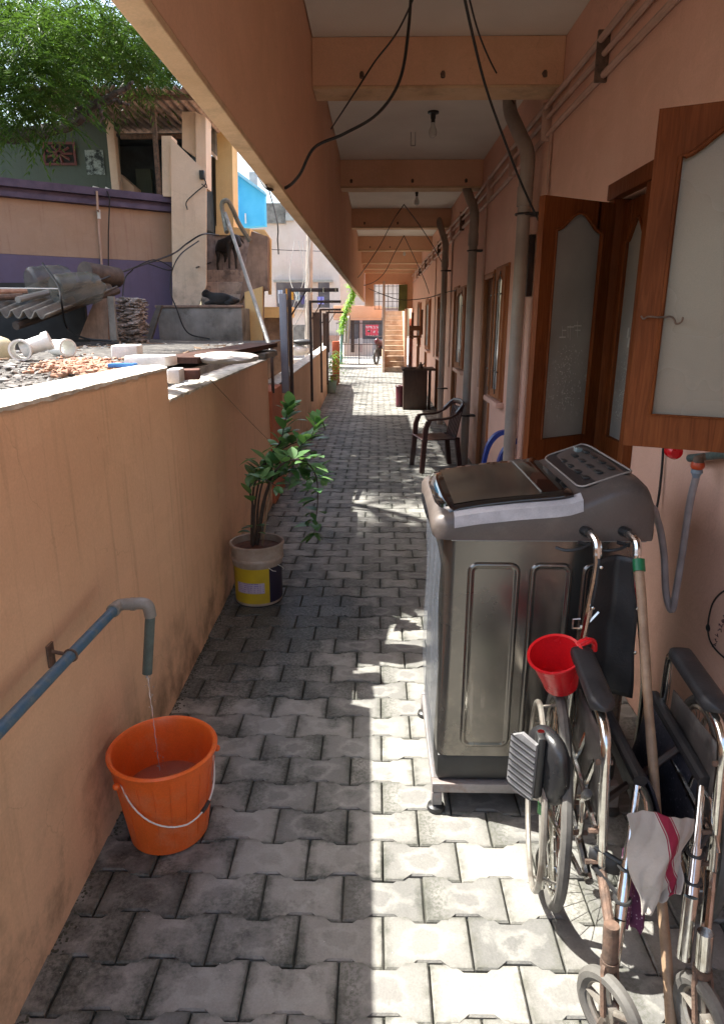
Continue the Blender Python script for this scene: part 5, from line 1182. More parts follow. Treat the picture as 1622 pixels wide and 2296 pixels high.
# pipes and wire on the tan wall
b = B(); 
for (x, m) in ((218, 0),):
    A_ = PF(0, 0, 0)
def onF(x, y, w_=.03):                                  # point on the facade plane
    d = ray(x, y); n = fn_; P0_ = FR+fn_*w_; O = Vector((0, 0, 1.6)); t = (P0_-O).dot(n)/d.dot(n); return O+d*t
b.tube([onF(217, 428, .16), onF(219, 470, .16), onF(221, 475, .04), onF(222, 520, .03), onF(226, 560, .03), onF(228, 600, .03)], .014, 8); pp = part('pipe', b, M_pvcp, N)
b = B(); b.tube([onF(221, 470, .05), onF(222, 490, .05)], .022, 8); b.box(*[tuple(sorted_) for sorted_ in ((onF(215, 530, .0).x, onF(215, 530, .0).y-.03, onF(215, 530).z), (onF(232, 530, .0).x, onF(232, 530).y+.01, onF(215, 524).z))]) if False else None
part('pipe_joint', b, M_white, pp)
b = B(); b.tube([onF(240, 428, .15), onF(246, 445, .17), onF(243, 520, .04), onF(243, 610, .03)], .008, 6); part('wire', b, M_cable, N)
b = B(); b.tube([onF(236, 422, .1), onF(248, 428, .1)], .02, 8); b.tube([onF(208, 420, .1), onF(222, 424, .1)], .02, 8); part('pipe_cap', b, M_white, N)
# ---- cream stair house to its right
S = thing('cream_stair_house', (-2.4, 9.4, 0), 'cream stair block with slanting parapet and mouldy steps beside the violet house', 'house')
def fp(pts, Y, th, m, name, par=S):
    b = B(); b.prism([(aY(x, y, Y).x, aY(x, y, Y).z) for x, y in pts], lambda u, v, w_: Vector((u, w_, v)), Y, Y+th); return part(name, b, m, par, smooth=False)
fp([(385, 420), (425, 420), (425, 800), (388, 800)], 9.252, .3, M_cream, 'wall')
b = B(); zt = aY(440, 330, 9.3)
b.prism([(9.25, aY(385, 306, 9.25).z), (9.25, 1.2), (10.9, 1.2), (10.9, aY(444, 345, 9.25).z-.15), (9.55, aY(385, 306, 9.25).z)], lambda u, v, w_: Vector((w_, u, v)), -2.60, -2.45) if False else None; b.b.free()
fp([(382, 308), (441, 366), (462, 386), (462, 640), (440, 700), (388, 760)], 9.22, .028, M_cream, 'parapet')
fp([(362, 304), (384, 304), (386, 440), (364, 440)], 9.30, .25, M_cream, 'parapet')
fp([(408, 250), (438, 250), (440, 352), (408, 330)], 9.9, .25, M_cream, 'pillar'); fp([(438, 250), (461, 262), (462, 420), (440, 420)], 9.8, .3, M_cream, 'pillar')
fp([(460, 275), (482, 280), (484, 350), (460, 332)], 11.2, .1, M_conc, 'lintel'); fp([(460, 345), (484, 352), (490, 610), (462, 610)], 11.6, .1, mat('grey_recess', (.24, .21, .17), (.17, .15, .12), 4, streak=.5), 'recess')
fp([(482, 280), (520, 324), (524, 540), (486, 560)], 11.3, .4, M_yellow, 'side_wall'); fp([(462, 325), (484, 348), (484, 356), (462, 336)], 11.1, .1, M_cream, 'sill')
# steps
b = B()
SZ = []
for (y_, Y) in ((684, 8.75), (660, 9.15), (632, 9.55), (605, 9.95)):
    z = aY(500, y_, Y).z; SZ.append((Y, z)); b.box((aY(452, y_, Y).x, Y, 1.2), (aY(546, y_, Y).x, 10.29 if y_ == 605 else Y+.5, z), .01)
part('steps', b, M_steps, S)
b = B(); xx, zz = gz(484, 618, 10.4); A_ = aY(480, 525, 10.3); C2 = aY(556, 605, 10.3); b.box((A_.x-.25, 10.3, 1.5), (C2.x+.05, 10.5, A_.z), .01); part('mouldy_wall', b, M_mold, S)
fp([(483, 506), (560, 512), (560, 528), (483, 526)], 10.25, .3, M_yellow, 'landing_edge')
# slanting outer parapet of the steps
fp([(563, 518), (600, 530), (600, 650), (588, 652), (586, 800), (548, 800), (548, 660), (536, 680)], 8.5, .16, M_brownst, 'outer_parapet')
fp([(563, 514), (592, 514), (606, 535), (606, 660), (601, 660), (601, 532)], 8.7, .10, M_yellow, 'outer_parapet')
fp([(548, 655), (588, 642), (588, 800), (552, 800)], 8.44, .05, M_yellow, 'outer_parapet')
# black bundle on the steps, tank, leaning plank, switch box, wires
def goat(loc, yaw, label, lying=False, sc=1.):
    # one skinned body: trunk, neck, head, ears, tail and four jointed legs
    if not lying:
        V = [((-.22, 0, .40), .085), ((-.08, 0, .385), .10), ((.08, 0, .39), .10), ((.20, 0, .42), .085), ((.29, 0, .47), .055), ((.37, 0, .46), .045), ((.44, 0, .39), .045), ((.50, 0, .31), .030), ((-.30, 0, .46), .02), ((-.33, 0, .52), .012)]
        Ed = [(0, 1), (1, 2), (2, 3), (3, 4), (4, 5), (5, 6), (6, 7), (0, 8), (8, 9)]
        for sy in (-1, 1):
            n = len(V); V += [((-.23, .055*sy, .30), .055), ((-.20, .06*sy, .21), .026), ((-.26, .06*sy, .12), .018), ((-.25, .06*sy, .015), .019)]; Ed += [(0, n), (n, n+1), (n+1, n+2), (n+2, n+3)]
            n = len(V); V += [((.19, .055*sy, .29), .042), ((.20, .055*sy, .16), .022), ((.19, .055*sy, .015), .018)]; Ed += [(3, n), (n, n+1), (n+1, n+2)]
            n = len(V); V += [((.40, .07*sy, .42), .016), ((.37, .115*sy, .37), .010)]; Ed += [(5, n), (n, n+1)]
    else:
        V = [((-.20, 0, .10), .09), ((-.05, 0, .105), .105), ((.10, 0, .11), .095), ((.18, 0, .135), .075), ((.23, 0, .175), .055), ((.28, 0, .20), .052), ((.335, -.03, .15), .034), ((-.28, 0, .08), .02), ((-.33, .02, .05), .012)]
        Ed = [(0, 1), (1, 2), (2, 3), (3, 4), (4, 5), (5, 6), (0, 7), (7, 8)]
        for sy in (-1, 1):
            n = len(V); V += [((-.14, .11*sy, .06), .05), ((-.02, .13*sy, .03), .024), ((-.12, .14*sy, .02), .018)]; Ed += [(0, n), (n, n+1), (n+1, n+2)]
            n = len(V); V += [((.18, .08*sy, .05), .036), ((.30, .08*sy, .025), .02)]; Ed += [(2, n), (n, n+1)]
            n = len(V); V += [((.27, .055*sy, .235), .018), ((.25, .10*sy, .225), .012)]; Ed += [(5, n), (n, n+1)]
    me = bpy.data.meshes.new('goat'); me.from_pydata([v for v, r in V], Ed, []); o = bpy.data.objects.new('goat', me); COL.objects.link(o)
    sk = o.modifiers.new('skin', 'SKIN'); sk.use_smooth_shade = True
    for v, (p_, r_) in zip(me.skin_vertices[0].data, V): v.radius = (r_, r_); v.use_root = False
    me.skin_vertices[0].data[0].use_root = True
    ss = o.modifiers.new('ss', 'SUBSURF'); ss.levels = 1; ss.render_levels = 2
    me.materials.append(M_fur); o.location = loc; o.rotation_euler = (0, 0, yaw); o.scale = (sc, sc, sc)
    tag(o, label, 'goat', 'goats on the mouldy steps'); return o
M_fur = mat('black_goat_coat', (.016, .015, .015), (.035, .032, .03), 9, .75, bump=.8, bscale=120)
gp = aY(515, 606, 10.08); goat((gp.x-.03, 10.10, SZ[3][1]), R(-55), 'black goat standing on the top step in front of the mouldy wall, head down', sc=.92)
gp = aY(495, 684, 8.95); goat((gp.x+.03, 8.95, SZ[0][1]), R(192), 'black goat lying curled on the lowest mouldy step above the cement tank', True, .78)
TK = thing('cement_tank', tuple(aY(450, 765, 8)), 'stained grey cement tank standing below the mouldy steps', 'tank')
A_, C2 = aY(352, 690, 7.95), aY(545, 770, 7.95)
b = B(); b.box((A_.x, 7.95, 1.28), (C2.x, 8.02, A_.z), .006); b.box((A_.x, 8.021, 1.28), (A_.x+.07, 8.55, A_.z-.002), .006); b.box((C2.x-.07, 8.021, 1.28), (C2.x, 8.55, A_.z-.002), .006); b.box((A_.x+.07, 8.48, 1.28), (C2.x-.07, 8.55, A_.z-.004), .006); part('tank_wall', b, M_conc, TK)
b = B(); b.box((A_.x-.02, 7.93, A_.z+.001), (C2.x+.01, 8.03, A_.z+.03), .006); part('rim', b, M_brownst, TK)
b = B(); b.prism([(aY(352, 684, 7.8).x, aY(352, 684, 7.8).z), (aY(362, 684, 7.8).x, aY(362, 684, 7.8).z), (aY(336, 768, 7.8).x, aY(336, 768, 7.8).z), (aY(318, 768, 7.8).x, aY(318, 768, 7.8).z)], lambda u, v, w_: Vector((u, w_, v)), 7.8, 7.86)
tag(part('leaning_plank', b, M_asb, loc=tuple(aY(330, 768, 7.8)), smooth=False), 'narrow grey plank leaning against the left end of the cement tank', 'plank')
p = aY(453, 392, 9.2); b = B(); b.box((p.x-.03, 9.17, p.z-.05), (p.x+.03, 9.215, p.z+.05), .004); part('switch_box', b, M_black, S)
b = B(); b.tube(spline([aY(455, 398, 9.17), aY(461, 412, 9.17), aY(440, 430, 9.18), aY(418, 452, 9.18), aY(420, 470, 9.18)], 5), .007, 5); b.tube(spline([aY(457, 398, 9.16), aY(464, 420, 9.16), aY(452, 412, 9.16)], 5), .006, 5); part('loose_wire', b, M_cable, S)
cable([aY(130, 662, 5.9), aY(230, 625, 6.8), aY(300, 600, 7.6), aY(385, 570, 8.4), aY(420, 545, 8.9), aY(455, 525, 9.0), aY(490, 527, 10)], .010, 'bundle of dark wires rising from the corrugated sheet to the cream stair block')
cable([aY(95, 590, 6.1), aY(130, 640, 5.9), aY(138, 680, 5.8), aY(150, 735, 6.2), aY(190, 758, 6.0), aY(250, 764, 6.0)], .009, 'black cable looping over the jars and the corrugated sheet edge')
cable([aY(445, 540, 8.9), aY(405, 570, 8.3), aY(385, 610, 8.0), aY(383, 655, 7.9), aY(395, 690, 7.8), aY(420, 745, 7.8), aY(470, 760, 7.8)], .008, 'thin black cable drooping in front of the violet wall to the cement tank')
cable([aY(300, 600, 7.6), aY(345, 582, 7.8), aY(385, 600, 7.9), aY(375, 605, 7.9), aY(330, 590, 7.7)], .006, 'tangled wire end hanging by the violet wall')
cable([aY(298, 604, 7.6), aY(280, 625, 7.5), aY(275, 680, 7.2), aY(282, 740, 7.0)], .007, 'dark wire dropping beside the mouldy heap')
# diagonal grey pipe with a hose loop
PP = thing('leaning_pipe', tuple(aY(612, 800, 6.2)), 'long grey pipe leaning diagonally with a hose looped at its top before the mouldy steps', 'pipe')
b = B(); b.tube([aY(505, 478, 8.2), aY(612, 800, 6.2)], .020, 10); part('pipe', b, M_pvc, PP)
b = B(); b.tube(spline([aY(508, 520, 8.0), aY(500, 480, 8.2), aY(498, 455, 8.2), aY(510, 450, 8.2), aY(522, 470, 8.3), aY(535, 500, 8.4), aY(560, 540, 8.5)], 6), .026, 8); part('hose', b, mat('grey_green_hose', (.20, .2, .17), (.12, .12, .1), 8, .6), PP)
# ================================================================== FAR END
FE = thing('stair_flight', (.5, 21, 0), 'concrete stairs with tan risers climbing away at the far end of the passage', 'stairs')
b = B(); n = 11
for k in range(n): b.box((.245, 21.4+.24*k, 0), (.86, 21.4+.24*k+.24, .155*(k+1)), .006)
b.box((.245, 24.05, 0), (.86, 25.2, 1.86)); part('steps', b, mat('tan_steps', (.46, .36, .27), (.36, .27, .19), 5, bump=.2, grime=(.25, .15, .1)), FE, smooth=False)
b = B(); b.box((.86, 21.35, 0), (.93, 25.2, 1.9), .004); b.box((.17, 21.35, 0), (.243, 21.5, 1.95), .004); b.box((.17, 21.502, 0), (.243, 24, .6)); part('side_wall', b, M_fasc, FE, smooth=False)
b = B(); b.box((.166, 21.2, 0), (.235, 21.28, 2.7), .004); tag(part('end_pillar', b, mat('white_pillar', (.62, .48, .4), (.5, .38, .3), 5), loc=(.2, 21.24, 0)), 'slim pale pillar left of the stairs at the far end', 'pillar')
EB = thing('end_wall', (.3, 22, 2), 'peach end wall with barred opening and green board above the far stairs', 'wall')
b = B(); b.box((.87, 22.0, 1.92), (1.3, 22.2, 3.2)); b.box((-.39, 22.0, 2.64), (.868, 22.2, 3.198)); b.box((-.39, 22.0, 1.98), (-.10, 22.2, 2.638)); part('wall', b, M_fasc, EB, smooth=False)
b = B()
for k in range(6): x = -.08+k*.14; b.tube([(x, 22.05, 1.88), (x, 22.05, 2.64)], .009, 6)
for k in range(4): b.tube([(-.09, 22.06, 1.90+.23*k), (.68, 22.06, 1.90+.23*k)], .009, 6)
part('grille', b, M_steel, EB)
b = B(); b.box((.66, 21.9, 1.84), (.93, 21.93, 2.63), .003); part('green_board', b, mat('olive_board', (.13, .14, .04), (.09, .1, .03), 4), EB)
b = B(); b.box((-1.5, 23.95, 1.63), (.16, 24.2, 2.04), .01); b.box((-1.5, 23.94, 1.56), (.16, 24.21, 1.625), .004); tag(part('gate_beam', b, M_fasc, loc=(-.6, 24, 1.6)), 'peach lintel beam over the gate at the far end', 'beam')
# wooden rack on the wall, cabinet, things on and behind it
M_rackw = wood('brown_rack_wood', (.20, .085, .04), (.11, .05, .028), .6)
RK = thing('wooden_rack', (.85, 14.2, 0), 'dark wooden rack with two uprights leaning on the wall beyond the brown cabinet', 'rack')
def q14(x, y): return aY(x, y, 14.0)
b = B()
for (xa, ya, xb, yb) in ((922, 700, 926, 760), (943, 694, 947, 750)): A_, C2 = q14(xa, ya), q14(xb, yb); b.box((A_.x, 13.98, C2.z), (C2.x, 14.02, A_.z), .003)
A_, C2 = q14(936, 755), q14(939, 826); b.box((A_.x, 14.03, 0), (C2.x, 14.06, A_.z), .003); part('upright', b, M_rackw, RK)
b = B()
for (xa, ya, xb, yb) in ((917, 730, 944, 741), (917, 752, 944, 757), (917, 741.5, 922, 751.5), (939, 741.5, 944, 751.5)): A_, C2 = q14(xa, ya), q14(xb, yb); b.box((A_.x, 13.955, C2.z), (C2.x, 13.978, A_.z), .002)
part('cross_frame', b, M_rackw, RK)
CB = thing('cabinet', (.75, 12.5, 0), 'low dark brown wooden cabinet standing against the house wall in the sun', 'cabinet')
b = B(); b.box((.485, 12.33, 0), (.915, 12.9, .70), .006); part('body', b, M_woodd, CB)
b = B(); b.box((.455, 12.30, .702), (1.06, 12.95, .732), .005); part('top', b, M_woodd, CB)
b = B(); b.box((.94, 12.40, 0), (.99, 12.45, .70), .003); part('leg', b, M_woodd, CB)
b = B(); b.lathe([(0, 0), (.045, 0), (.05, .02), (.04, .06), (.015, .09), (.02, .11), (0, .11)], (.80, 12.5, .733), 16); b.tube([(.83, 12.5, .78), (.88, 12.5, .85)], .01, 6); tag(part('iron_pump', b, M_rust, loc=(.8, 12.5, .733)), 'small rusty metal jug standing on the brown cabinet', 'jug')
b = B(); b.box((.50, 12.42, .733), (.70, 12.6, .748), .003); tag(part('tray', b, M_woodd, loc=(.6, 12.5, .733)), 'flat brown tray lying on the cabinet top', 'tray')
bucket('tub', (.43, 12.75, 0), .40, .075, .065, mat('maroon_pink_plastic', (.15, .03, .05), (.07, .02, .03), 6, .4), 'maroon and pink plastic tub half hidden left of the brown cabinet', 'tub', ribs=False)
# pots and creeper by the wall, far left
for (x, y, Y, s_, lab, pm) in ((742, 880, 15.3, .9, 'green and white bucket with a shrub standing against the far compound wall', mat('green_white_pot', (.12, .26, .2), (.4, .45, .4), 1.2)), (750, 850, 17.2, .8, 'orange clay pot of plants farther along the compound wall', M_brick)):
    c = aY(x, y, Y); t = thing('potted_shrub', (c.x, Y, 0), lab, 'potted plant'); b = B(); b.lathe([(0, 0), (.11*s_, 0), (.15*s_, .28*s_), (.16*s_, .29*s_), (.14*s_, .285*s_), (.13*s_, .24*s_), (0, .24*s_)], (c.x, Y, 0), 24); part('pot', b, pm, t)
    rd = random.Random(int(x)); lb = B()
    for i in range(260):
        a = rd.uniform(0, 2*pi); r = abs(rd.gauss(0, .13)); z = .26*s_+rd.random()**.8*.62; leafblade(lb, (c.x+r*cos(a)+.04, Y+r*sin(a), z), (cos(a), sin(a), rd.uniform(-.3, .7)), rd.uniform(.05, .11), .03, .4, n=3)
    part('leaves', lb, M_creep if Y < 16 else M_pleaf, t, normals=False)
A_, C2 = aY(744, 765, 17.6), aY(760, 815, 17.6); b = B(); b.box((A_.x, 17.6, 0), (C2.x, 17.8, A_.z), .01); tag(part('orange_pier', b, mat('orange_red_paint', (.55, .13, .05), (.42, .1, .05), 4), loc=(A_.x, 17.7, 0)), 'orange red painted pier at the end of the compound wall', 'pillar')
CR = thing('creeper', tuple(aY(770, 740, 18)), 'bright yellow green creeper climbing a string below the far fascia', 'creeper'); lb = B(); rd = random.Random(6)
path = spline([aY(765, 745, 18), aY(770, 715, 18), aY(778, 690, 18), aY(788, 668, 17.9), aY(793, 648, 17.8), aY(786, 638, 17.8)], 10)
for i in range(1100):
    c = path[rd.randrange(len(path))]; a = rd.uniform(0, 2*pi); r = abs(rd.gauss(0, .055)); leafblade(lb, (c.x+r*cos(a), c.y+r*sin(a), c.z+rd.uniform(-.04, .04)), (cos(a), sin(a), rd.uniform(-.8, .2)), rd.uniform(.04, .08), .035, .5, n=2)
part('leaves', lb, M_creep, CR, normals=False); b = B(); b.tube([aY(760, 800, 18)]+path, .008, 5); part('stem', b, M_bark, CR)
b = B(); b.tube([aY(764, 815, 18.3), aY(768, 712, 18.3)], .03, 8); tag(part('teal_pole', b, mat('teal_paint', (.12, .3, .28), rough=.5), loc=tuple(aY(764, 815, 18.3))), 'teal painted pole below the creeper', 'pole')
# hanging white cloth
b = B(); A_, C2 = aY(768, 708, 19.5), aY(786, 770, 19.5); b.grid(lambda u, v: (A_.x+(C2.x-A_.x)*u*(1-.25*v), 19.5+.03*sin(u*14), A_.z+(C2.z-A_.z)*v), 20, 12)
o = part('hanging_cloth', b, mat('white_cloth', (.6, .56, .5), (.5, .46, .42), 6), loc=tuple(A_), normals=False); o.modifiers.new('s', 'SOLIDIFY').thickness = .006; tag(o, 'white cloth hanging at the left side of the far gate', 'cloth')
# gate
GT = thing('gate', (-.6, 23.7, 0), 'thin barred steel gate standing across the far end of the passage', 'gate')
b = B(); b.box((-1.4, 23.68, .08), (.15, 23.72, .11)); b.box((-1.4, 23.68, 1.45), (.15, 23.72, 1.48)); b.box((-1.4, 23.68, .75), (.15, 23.72, .77)); b.box((-.62, 23.66, .08), (-.59, 23.675, 1.5)); part('frame', b, M_steel, GT)
b = B()
for k in range(17): x = -1.38+k*.094; b.tube([(x, 23.7, .11), (x, 23.7, 1.45)], .005, 5)
part('bars', b, M_steel, GT)
# motorcycle outside the gate, seen end on
MC = thing('motorcycle', (.0, 25, 0), 'dark red motorcycle parked just outside the far gate by the stairs', 'motorcycle')
def tor(c, r, th, axis, n=28):
    b = B(); c = Vector(c); b.tube([c+(Vector((sin(a)*.35, cos(a), 0)) if axis == 'y' else Vector((cos(a), 0, 0)))*r+Vector((0, 0, sin(a)*r)) if axis != 'y' else c+Vector((.30*cos(a)*r, .95*cos(a)*r, sin(a)*r)) for a in [2*pi*k/n for k in range(n)]], th, 8, closed=True); return b
for c in ((-.02, 24.6, .30), (.30, 25.75, .30)):
    part('wheel', tor(c, .25, .045, 'y'), M_black, MC)
b = B(); b.blob((.09, 25.0, .74), .2, (.7, 1.3, .7), 0, 3); b.blob((.0, 24.75, .82), .12, (.9, .7, 1), 0, 2); part('tank', b, mat('dark_red_paint', (.09, .012, .018), rough=.3), MC)
b = B(); b.box((.10, 25.2, .74), (.34, 25.9, .84), .04); part('seat', b, M_vinyl, MC)
b = B(); b.tube([(-.02, 24.6, .30), (.0, 24.8, .85), (.02, 24.85, 1.0)], .03, 8); b.tube([(-.34, 24.95, 1.02), (-.05, 24.85, 1.0), (.1, 24.8, 1.0), (.36, 24.75, 1.02)], .014, 6); b.box((.02, 24.9, .30), (.24, 25.3, .62), .04); part('engine', b, M_steel, MC)
for s_ in (-1, 1):
    b = B(); b.tube([(.02+.26*s_, 24.85, 1.02), (.02+.30*s_, 24.84, 1.16)], .006, 5); b.blob((.02+.31*s_, 24.83, 1.18), .055, (1, .4, .7), 0, 2); part('mirror', b, M_black, MC)
# white scooter beyond the wall
SCO = thing('scooter', (-2.0, 19.2, 0), 'white scooter with a black seat parked beyond the compound wall', 'scooter')
sc = aY(672, 790, 19.2)
b = B()
b.blob((sc.x-.05, 19.3, .75), .30, (1.0, .7, .5), 0, 3); b.blob((sc.x-.28, 19.1, .95), .17, (.7, .7, 1.6), 0, 3); b.tube([(sc.x-.28, 19.1, .5), (sc.x-.20, 19.1, .42), (sc.x+.2, 19.3, .42)], .10, 8); part('body', b, mat('white_paint', (.75, .74, .7), rough=.25), SCO)
b = B(); b.blob((sc.x+.08, 19.25, .98), .24, (1.3, .6, .35), 0, 3); part('seat', b, M_vinyl, SCO)
for dx in (-.42, .40):
    b = B(); b.tube([(sc.x+dx+.2*cos(a), 19.2, .24+.2*sin(a)) for a in [2*pi*k/24 for k in range(24)]], .05, 8, closed=True); part('wheel', b, M_black, SCO)
b = B(); b.tube([(sc.x-.28, 19.1, 1.1), (sc.x-.30, 18.8, 1.28), (sc.x-.36, 18.7, 1.30)], .015, 6); b.tube([(sc.x-.30, 19.1, 1.2), (sc.x-.30, 19.4, 1.26)], .015, 6); part('handlebar', b, M_black, SCO)
# ---- background buildings
def bld(name, label, cat='building'): return thing(name, (0, 30, 0), label, cat)
BB = bld('pink_apartment', 'pale pink apartment house across the street with laundry in its balcony openings')
def slab(par, name, m, x0, y0, x1, y1, Y, th, bev=0):
    A_, C2 = aY(x0, y0, Y), aY(x1, y1, Y); b = B(); b.box((A_.x, Y, C2.z), (C2.x, Y+th, A_.z), bev); return part(name, b, m, par, smooth=False)
M_pb = wall_mat('pale_pink_wall', (.66, .55, .48), (.3, .2, .15), None, .35)
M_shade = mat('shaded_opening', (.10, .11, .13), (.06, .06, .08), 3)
slab(BB, 'wall', M_pb, 500, 460, 760, 632, 30, .3); slab(BB, 'wall', M_pb, 500, 690, 760, 900, 30.05, .3); slab(BB, 'wall', M_pb, 738, 632, 762, 690, 30, .3); slab(BB, 'wall', M_pb, 692, 632, 712, 690, 29.98, .3); slab(BB, 'wall', M_pb, 500, 632, 618, 690, 30, .3)
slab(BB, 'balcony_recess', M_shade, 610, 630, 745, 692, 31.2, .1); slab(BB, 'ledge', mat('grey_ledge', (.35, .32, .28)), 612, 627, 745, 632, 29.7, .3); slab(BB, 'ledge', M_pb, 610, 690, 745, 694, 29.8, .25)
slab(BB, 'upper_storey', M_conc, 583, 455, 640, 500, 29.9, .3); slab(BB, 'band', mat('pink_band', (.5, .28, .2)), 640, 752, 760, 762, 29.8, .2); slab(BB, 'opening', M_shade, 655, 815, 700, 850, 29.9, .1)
slab(BB, 'window', mat('pale_grille', (.45, .45, .42)), 638, 478, 658, 494, 29.9, .08)
for (x0, y0, x1, y1, c, lab) in ((640, 647, 658, 672, (.62, .27, .03), 'orange cloth drying in the far balcony'), (622, 650, 634, 680, (.55, .55, .6), 'white cloth drying left of the orange one'), (661, 652, 672, 675, (.45, .5, .5), 'pale grey cloth drying right of the orange one'), (674, 662, 690, 682, (.10, .08, .2), 'dark blue cloth drying beside the balcony pier'), (711, 665, 726, 682, (.3, .28, .62), 'lilac cloth drying in the right balcony opening')):
    A_, C2 = aY(x0, y0, 29.6), aY(x1, y1, 29.6); b = B(); b.grid(lambda u, v: (A_.x+(C2.x-A_.x)*u, 29.6+.04*sin(u*12+v), A_.z+(C2.z-A_.z)*v), 10, 6)
    o = part('laundry', b, mat('laundry_%d' % x0, c), loc=tuple(A_), normals=False); o.modifiers.new('s', 'SOLIDIFY').thickness = .01; tag(o, lab, 'laundry', 'laundry in the far balconies')
PK = bld('pink_shop', 'pinkish shop front across the street seen through the gate, with a red sign')
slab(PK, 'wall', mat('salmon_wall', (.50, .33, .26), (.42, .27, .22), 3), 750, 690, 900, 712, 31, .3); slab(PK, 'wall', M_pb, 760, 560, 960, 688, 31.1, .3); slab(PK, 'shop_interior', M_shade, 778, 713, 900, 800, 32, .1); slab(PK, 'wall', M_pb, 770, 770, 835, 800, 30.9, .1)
slab(PK, 'shutter', mat('grey_shutter', (.3, .3, .33), (.22, .22, .25), 6), 780, 760, 900, 800, 31.8, .1)
slab(PK, 'post', M_woodd, 786, 718, 794, 790, 30.6, .1); slab(PK, 'post', mat('pinkish_post', (.45, .3, .27)), 806, 718, 812, 790, 30.6, .1)
sR = NT('red_shop_sign'); g_ = sR.sep(sR.co.outputs['Object']); rowm = sR.mr(sR.math('ABSOLUTE', sR.math('SUBTRACT', sR.math('FRACT', sR.math('MULTIPLY', g_[2], 5.2)), .5)), .22, .28, 1, 0); lt = sR.mr(sR.noise(15, 2, .5, sR.coord((1, 1, .6))), .5, .55)
sR.bsdf(sR.mix(sR.math('MULTIPLY', rowm, lt), (.62, .05, .08), (.7, .5, .5)), .5)
slab(PK, 'sign_board', sR.m, 819, 728, 848, 752, 30.4, .05)
slab(PK, 'notice', mat('pale_notice', (.6, .5, .46)), 802, 758, 812, 772, 30.3, .04)
BL = bld('blue_building', 'bright sky blue building showing under the fascia beyond the cream stair block')
M_bb = mat('sky_blue_wall', (.10, .55, .85), (.08, .50, .80), 3)
b = B(); pl = [(520, 378), (592, 432), (594, 505), (518, 512)]; b.prism([(aY(x, y, 24).x, aY(x, y, 24).z) for x, y in pl], lambda u, v, w_: Vector((u, w_, v)), 24, 24.4); part('wall', b, M_bb, BL, smooth=False)
slab(BL, 'pipe', M_white, 548, 478, 552, 500, 23.9, .05); slab(BL, 'pipe', M_bb, 533, 400, 536, 500, 23.9, .05); b = B(); b.prism([(aY(x, y, 24).x, aY(x, y, 24).z) for x, y in [(516, 372), (594, 430), (594, 436), (516, 380)]], lambda u, v, w_: Vector((u, w_, v)), 23.8, 24.4); part('roof_edge', b, mat('pale_blue', (.3, .6, .75)), BL, smooth=False)
slab(BL, 'roof_room', mat('grey_white_wall', (.5, .52, .52)), 558, 385, 575, 430, 26, .3)
YB = thing('yellow_gatehouse', (-2.2, 13, 0), 'yellow and brown doorway block beyond the compound wall left of the steel brackets', 'building')
slab(YB, 'lintel', M_yellow, 590, 688, 655, 712, 12.5, .3); slab(YB, 'recess', M_brownst, 588, 712, 650, 860, 12.7, .2); slab(YB, 'pillar', mat('cream_pillar', (.62, .52, .38), (.5, .42, .3), 4), 640, 700, 657, 880, 12.3, .18)
slab(YB, 'wall', M_conc, 655, 728, 720, 780, 26, .2)
GD = thing('brown_gate_door', (-2, 16, 0), 'dark brown double door behind the far steel brackets', 'door'); slab(GD, 'leaf', M_woodd, 700, 700, 722, 800, 15.5, .06); slab(GD, 'leaf', M_woodd, 722.5, 702, 738, 790, 15.5, .06)
UPo = thing('utility_pole', (-1.9, 20, 0), 'tapering concrete electricity pole rising beyond the compound wall', 'pole')
p0 = aY(697, 600, 20); b = B(); b.tube([(p0.x-.14, 20, 0), (p0.x-.05, 20, 3), (p0.x+.06, 20, 6)], [.12, .095, .075], 10); part('shaft', b, mat('pole_concrete', (.40, .34, .29), (.3, .26, .22), 4), UPo)
rd = random.Random(14)
for k in range(5):
    x = 660+k*9; cable([aY(x, 540, 19), aY(x+rd.uniform(-14, 14), 620, 18.5), aY(x+rd.uniform(-20, 20), 680, 18), aY(x-20+rd.uniform(-20, 30), 720+k*12, 18)], .008, ('pale wire bundle strand %s hanging by the utility pole' % ('nearest the balcony', 'beside the orange cloth', 'left of the pole', 'crossing the pole', 'right of the pole')[k]), cat='wire', m=M_pvc)
